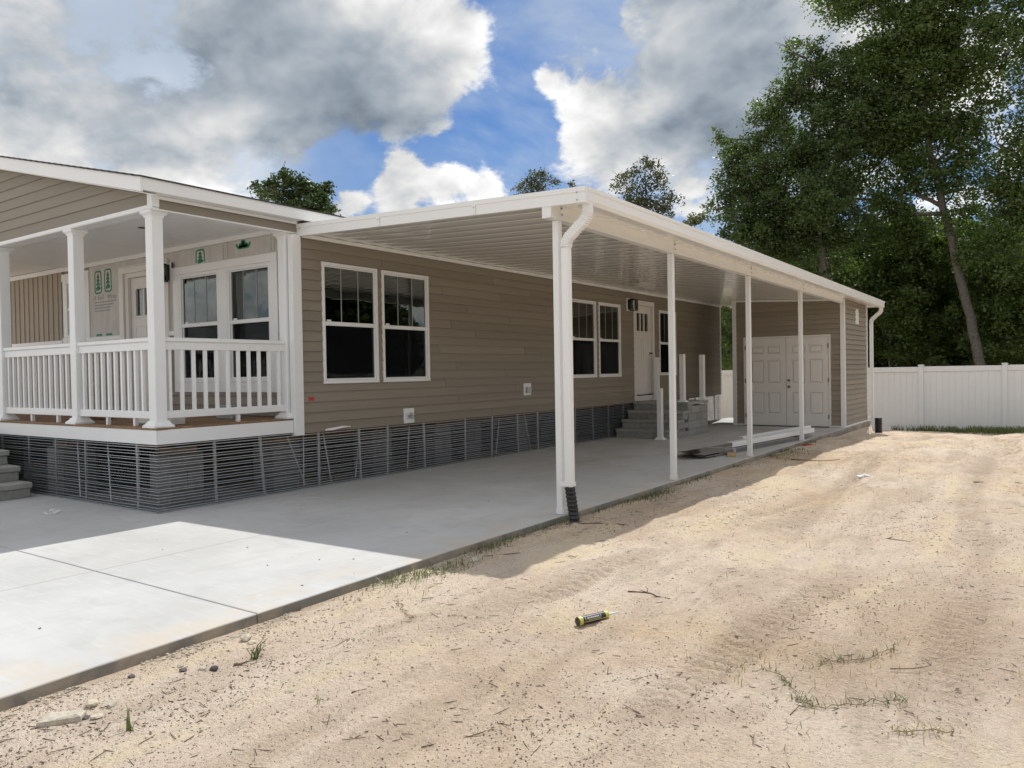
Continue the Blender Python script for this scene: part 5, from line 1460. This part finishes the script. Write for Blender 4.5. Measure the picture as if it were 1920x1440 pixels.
scatter('sand_crumbs', 17000, crumb, 'debris', 'fine dark specks of bark all over the sand', 'debris', 104, .35)
scatter('dry_twiglets', 1000, twiglet, 'twig', 'thin dry twigs and pine needles scattered on the sand', 'debris', 102, .55)
scatter('sand_pebbles', 4200, pebble, 'stone', 'small pale pebbles scattered in the sand', 'gravel', 103, .5)
# a fringe of grit and gravel along the slab edge
rn = np.random.default_rng(8); VS = []; FS = []; k = 0
while k < 1500:
    y = rn.uniform(-5.0, 3.); x = float(slab_edge(y)) + .02 + abs(rn.normal()) * .10
    if (y > -1.2 and rn.random() < .6) or vnoise(np.array(y / .22), np.array(x / .1), 77) < .52: continue
    r = .003 + .008 * rn.random() ** 3
    v = OCT * r * (1 + .25 * rn.normal(size=(10, 1))) * np.array((1, 1, .65)) + np.array((x, y, gz(x, y) + r * .2))
    FS.append(OF + k * 10); VS.append(v); k += 1
o = link('edge_gravel', np_mesh('edge_gravel', np.concatenate(VS), np.concatenate(FS), False), None, (0, 0, 0), M['stone']); tag(o, 'fine pale gravel along the slab edge', 'gravel', kind='stuff')


def rock(x, y, r, label, mat='stone', name='stone', group='loose stones in the sand', flat=.65, seed=0):
    rn = np.random.default_rng(int(abs(x * 1000) + abs(y * 313)) + seed)
    bm = bmesh.new(); bmesh.ops.create_icosphere(bm, subdivisions=2, radius=1)
    ax = rn.normal(size=(5, 3)); ax /= np.linalg.norm(ax, axis=1)[:, None]
    for v in bm.verts:
        c = v.co.normalized(); d_ = 1.0
        for a in ax: d_ = min(d_, .72 / max(.05, float(np.dot(a, c))) if np.dot(a, c) > .3 else d_)
        v.co = c * d_ * (1 + .07 * rn.normal())
        v.co.z *= flat
    me = bpy.data.meshes.new(name); bm.to_mesh(me); bm.free()
    o = link(name, me, None, (x, y, gz(x, y) + r * flat * .35), M[mat]); o.scale = (r * 1.2, r, r); o.rotation_euler = (0, 0, rn.random() * 6)
    return tag(o, label, 'stone', group)


rock(4.20, -4.06, .021, 'larger dark brown rock of the pair among pebbles beside the slab', 'darkstone')
rock(4.11, -4.17, .019, 'dark reddish rock left of its twin beside the slab', 'darkstone')
rock(4.055, -4.15, .017, 'grey rounded pebble touching the dark reddish rock', 'shell')
rock(4.165, -4.10, .018, 'pale pebble beside the larger dark rock', 'shell')
rock(3.985, -3.72, .030, 'jagged pale grey stone next to the slab edge above the grass sprout', 'shell')
rock(4.05, -3.73, .022, 'tan rounded stone beside the jagged grey stone', 'stone')
rock(4.755, -4.05, .024, 'orange tan stone with dark bark on it, alone on open sand', 'stone')
rock(4.74, -4.03, .013, 'dark bark bit resting on the orange tan stone', 'darkstone', flat=.4)
rock(4.135, -4.62, .028, 'tan stone just behind the concrete chunk', 'stone')
rock(4.20, -4.56, .022, 'round grey pebble behind the concrete chunk', 'shell')
rock(4.30, -4.68, .021, 'tan pebble at the right end of the concrete chunk', 'stone')
rock(4.255, -4.705, .017, 'dark rock touching the right end of the concrete chunk', 'darkstone')
rock(4.13, -4.815, .021, 'tan pebble at the left end of the concrete chunk', 'stone')
rock(3.92, -1.62, .045, 'pale stone half in shadow where the slab shade crosses the sand', 'shell', flat=.5)
rock(3.86, -1.80, .022, 'white limestone bit beside the slab at the shade corner', 'shell')
rock(3.93, -4.33, .018, 'small dark rock beside the slab at lower left', 'darkstone')
# concrete chunk
cc = (4.195, -4.77); z0 = gz(*cc)
ck = MB(); c_ = [(-.085, -.035), (-.05, -.052), (.075, -.028), (.088, .012), (.055, .042), (-.06, .040)]
a = math.radians(52); rot = lambda x, y: (cc[0] + x * math.cos(a) - y * math.sin(a), cc[1] + x * math.sin(a) + y * math.cos(a))
ck.loft([[(*rot(x * 1.03, y * 1.03), z0 - .02) for x, y in c_], [(*rot(x * 1.04, y * 1.04), z0 + .012) for x, y in c_], [(*rot(x, y), z0 + .024 + .006 * (i % 2)) for i, (x, y) in enumerate(c_)], [(*rot(x * .75, y * .72), z0 + .030 + .003 * (i % 3)) for i, (x, y) in enumerate(c_)]])
o = build('concrete_chunk', ck, M['shell'], None, (cc[0], cc[1], z0)); tag(o, 'flat broken chunk of pale concrete lying on the sand at lower left', 'rubble')


def stick(pts_, r, label, mat='twig', group='dry sticks on the sand', fork=0):
    p0 = pts_[0]; at = (p0[0], p0[1], gz(p0[0], p0[1]))
    rn = random.Random(int(abs(p0[0] * 1000)))
    P = []
    for i, p in enumerate(pts_):
        P.append((p[0], p[1], gz(p[0], p[1]) + r * .8 + (p[2] if len(p) > 2 else 0)))
    m_ = MB().tube(P, [r * (1 - .6 * i / max(1, len(P) - 1)) for i in range(len(P))], 6)
    for k in range(fork):
        q = P[rn.randrange(1, len(P))]; L = rn.uniform(.03, .08); a = rn.uniform(0, 6.28)
        m_.tube([q, (q[0] + L * .6 * math.cos(a), q[1] + L * .6 * math.sin(a), q[2] + .012), (q[0] + L * math.cos(a + .3), q[1] + L * math.sin(a + .3), q[2] + .02)], [r * .6, r * .4, r * .2], 5)
    o = build('stick', m_, M[mat], None, at); return tag(o, label, 'stick', group)


stick([(4.245, -3.98), (4.262, -3.95), (4.28, -3.92, .012)], .0075, 'short thick stub of stick upright-leaning near the grass sprout')
stick([(5.30, -1.75), (5.42, -1.72), (5.52, -1.78), (5.60, -1.76)], .006, 'dark forked twig on the sand beyond the caulk tube', fork=4)
stick([(5.55, -4.05), (5.64, -3.86), (5.75, -3.66)], .0028, 'long thin bent stem on the sand at bottom centre', 'drygrass', fork=2)
stick([(5.0, -3.90), (5.02, -3.83)], .004, 'short twig lying alone below the middle of the sand')
stick([(6.2, .62), (6.45, .75), (6.62, .72)], .0045, 'long dark stick lying crosswise in the middle of the sandy yard', fork=2)
stick([(6.75, 4.9), (7.2, 5.1), (7.4, 5.3)], .007, 'long dry stick far out on the right side of the yard', fork=2)
stick([(4.15, 6.3), (4.65, 6.15), (4.9, 6.2)], .008, 'pale green-brown cane lying in the shade beside the last carport posts', 'drygrass')
stick([(3.80, -1.55), (4.15, -1.35), (4.55, -1.15)], .004, 'thin root across the shaded sand beside the slab', fork=2)
stick([(3.80, -.05), (4.05, .12), (4.3, .16)], .006, 'dark twig at the foot of the near downspout', fork=3)
stick([(6.95, -2.30, .01), (7.03, -2.20, .015), (7.10, -2.12, .02)], .003, 'bare dark twig leaning over the bristly weed at right', fork=4)

# caulk tube
ta, tb = Vector((5.372, -2.525, 0)), Vector((5.464, -2.30, 0))
za = gz(5.41, -2.42) + .026; ax_ = (tb - ta).normalized(); sd = Vector((-ax_.y, ax_.x, 0))
tube = thing('caulk_tube', (ta.x, ta.y, za), 'black caulk tube with yellow end bands and white nozzle lying on the sand', 'caulk tube')
def along(s): return tuple(ta + ax_ * s + Vector((0, 0, za)))
def cyl(name, s, r, mat, n=18): return build(name, MB().tube([along(q) for q in s], r, n), M[mat], tube, smooth=False)
cyl('barrel', (.004, .006, .202, .204), [.0235, .0245, .0245, .0235], 'tubeblack')
cyl('end_band', (.0, .002, .026), [.0245, .0255, .0255], 'yellow'); cyl('end_band', (.188, .212, .216), [.0256, .0256, .021], 'yellow')
build('open_end', MB().loft([[tuple(Vector(along(-.001 + q_)) + (sd * math.cos(t_) + Vector((0, 0, 1)) * math.sin(t_)) * r_) for t_ in [k * math.pi / 9 for k in range(18)]] for q_, r_ in ((0, .0252), (0, .022), (.0008, .0215))]), M['tubeblack'], tube)
cyl('nozzle', (.216, .222, .300), [.012, .0085, .0042], 'tubewhite', 10)
lab = MB()
def onlab(s, ang, r=.0249): return tuple(Vector(along(s)) + (sd * math.cos(ang) + Vector((0, 0, 1)) * math.sin(ang)) * r)
def patch(s0, s1, a0, a1, mb, n=4):
    for k in range(n):
        p, q = a0 + (a1 - a0) * k / n, a0 + (a1 - a0) * (k + 1) / n
        mb.add([onlab(s0, p), onlab(s1, p), onlab(s1, q), onlab(s0, q)], [(0, 1, 2, 3)])
yl = MB(); A0 = math.pi
patch(.035, .185, A0 + .05, A0 + .16, yl); patch(.06, .15, A0 - .18, A0 - .08, yl); build('yellow_stripe', yl, M['yellow'], tube)
for s, w_ in ((.055, .010), (.069, .008), (.081, .010), (.095, .006), (.105, .010), (.119, .009), (.132, .007)):     # bold white lettering, worn past reading
    patch(s, s + w_, A0 - .78, A0 - .48, lab)
patch(.040, .043, A0 - .9, A0 - .3, lab); patch(.043, .15, A0 - .33, A0 - .29, lab); patch(.15, .153, A0 - .9, A0 - .3, lab); patch(.03, .19, A0 + .24, A0 + .27, lab)
build('white_print', lab, M['tubewhite'], tube)

# scraps
def crumple(name, x, y, z, r, mat, label, cat, seed):
    rn = np.random.default_rng(seed); bm = bmesh.new(); bmesh.ops.create_icosphere(bm, subdivisions=2, radius=1)
    for v in bm.verts: v.co *= 1 + .33 * rn.normal(); v.co.z = abs(v.co.z) * .5
    me = bpy.data.meshes.new(name); bm.to_mesh(me); bm.free()
    o = link(name, me, None, (x, y, z), M[mat]); o.scale = r; return tag(o, label, cat)


crumple('paper_scrap', 5.52, 4.73, gz(5.52, 4.73), (.10, .06, .07), 'paper', 'crumpled white scrap lying out on the sunlit sand', 'scrap', 3)
crumple('red_scrap', 3.83, 8.62, gz(3.83, 8.62), (.10, .06, .05), 'redplastic', 'crumpled red scrap on the sand near the last carport post', 'scrap', 4)
crumple('plastic_film', -1.09, -2.44, .004, (.13, .07, .05), 'film', 'crumpled clear plastic film on the shaded concrete by the porch', 'plastic film', 5)
rr = random.Random(77); k = 0
lf = []
leaf_m = MB().prism([(-.02, 0, 0), (0, .012, .001), (.022, 0, .004), (0, -.012, .001)], [(-.02, 0, .003), (0, .012, .006), (.022, 0, .008), (0, -.012, .006)]).mesh('dry_leaf'); leaf_m.materials.append(M['debris'])
for x, y in [(1.2, .7), (2.2, -.2), (2.6, .4), (1.6, 1.8), (3.1, -.9), (.7, .25), (3.2, 1.4), (2.9, -1.3), (1.0, -1.0), (3.3, -2.2), (2.8, -2.6), (2.5, -2.9), (3.4, -3.0), (3.0, -2.3), (3.1, -3.9), (2.9, -4.2), (1.7, -2.9), (1.3, -2.6), (2.2, -2.3), (3.45, -2.55), (3.2, -2.75), (2.1, -4.6), (1.9, -4.5)]:
    o = link('dry_leaf', leaf_m, None, (x + rr.uniform(-.1, .1), y + rr.uniform(-.1, .1), .001)); o.rotation_euler = (0, 0, rr.uniform(0, 6.3)); s = rr.uniform(.2, .6); o.scale = (s, s, s)
    tag(o, 'small dark dry leaf lying on the concrete slab', 'leaf', 'dry leaves on the slab')

# bundle of leftover siding planks, white trim and a wood offcut on the slab
d_ = Vector((.44, 3.9, 0)).normalized(); n_d = Vector((d_.y, -d_.x, 0)); o0 = Vector((2.62, 5.45, 0))
def PT(p): q = o0 + d_ * p[0] + n_d * p[1]; return (q.x, q.y, p[2])
bundle = thing('siding_bundle', tuple(o0), 'bundle of grey leftover siding planks tied with tape on the carport slab', 'siding planks')
rr = random.Random(4)
for row in range(4):
    for c in range(3):
        s0 = rr.uniform(-.32, .40); L = 3.75 + rr.uniform(-.3, .3); w0 = .0 + c * .178 + rr.uniform(-.012, .012)
        build('plank', MB(PT).prism([(s0, w0, .004 + row * .020), (s0, w0 + .17, .004 + row * .020), (s0 + rr.uniform(-.02, .02), w0 + .17, .017 + row * .020), (s0, w0, .017 + row * .020)],
                                    [(s0 + L, w0, .004 + row * .020), (s0 + L, w0 + .17, .004 + row * .020), (s0 + L, w0 + .17, .017 + row * .020), (s0 + L, w0, .017 + row * .020)]), M['greyplank'], bundle)
build('tape_band', MB(PT).box(.82, .90, -.016, .545, .002, .0875), M['film2'], bundle)
# torn dark backing sticking out of the near end
for k in range(6):
    s0 = -.42 + rr.uniform(0, .35); w0 = rr.uniform(.02, .45); z = .085 + .003 * k
    build('torn_strip', MB(PT).prism([(s0, w0, z), (s0 + .03, w0 + .10, z + .005), (s0 + .02, w0 + .13, z + .010), (s0 - .02, w0 + .02, z + .006)],
                                     [(s0 + .42, w0 + .03, z + .004), (s0 + .40, w0 + .09, z + .004), (s0 + .40, w0 + .10, z + .009), (s0 + .42, w0 + .04, z + .009)]), M['black'], bundle)
def channel(s0, L, w0, w1, z, h, label):
    o = thing('trim_channel', PT((s0, w0, z)), label, 'trim piece', 'white trim channels on the plank bundle')
    m_ = MB(PT)
    m_.cbox(s0, s0 + L, w1 - .004, w1, z, z + h, .001).cbox(s0, s0 + L, w0, w1 - .0045, z, z + .004, .001).cbox(s0, s0 + L, w0, w1 - .0045, z + h - .004, z + h, .001)
    build('channel_web', m_, M['alum'], o)
channel(.95, 3.7, .34, .46, .088, .085, 'wide white aluminium channel lying on top of the grey plank bundle')
channel(1.7, 3.2, .20, .30, .088, .115, 'second white channel standing behind the wide one on the plank bundle')
channel(.35, 3.2, -.12, -.05, .004, .05, 'narrow white channel on the slab along the back of the plank bundle')
o = build('wood_offcut', MB(lambda p: (3.34 + p[0] * .94 - p[1] * .34, 5.86 + p[0] * .34 + p[1] * .94, p[2])).cbox(-.07, .07, -.16, .16, .002, .045, .004), M['pine'], None, (3.34, 5.86, 0)); tag(o, 'short pale wood offcut lying in front of the plank bundle', 'wood offcut')
# things left on the porch deck
o = build('lumber_offcut', MB().cbox(-2.55, -2.32, -1.42, -1.10, DZ + .002, DZ + .11, .004), M['lumber'], None, (-2.4, -1.25, DZ)); tag(o, 'brown lumber offcut on the porch deck under the railing', 'wood offcut')
o = build('trim_carton', MB().cbox(-1.05, -.32, -1.52, -1.36, DZ + .002, DZ + .125, .004), M['vinyl'], None, (-.7, -1.44, DZ)); tag(o, 'long white carton lying on the porch deck beside the corner post', 'carton')
o = build('glass_block', MB().cbox(-.95, -.62, -.55, -.40, DZ + .002, DZ + .17, .006), M['galv'], None, (-.78, -.47, DZ)); tag(o, 'small grey metal box on the porch deck below the windows', 'box')
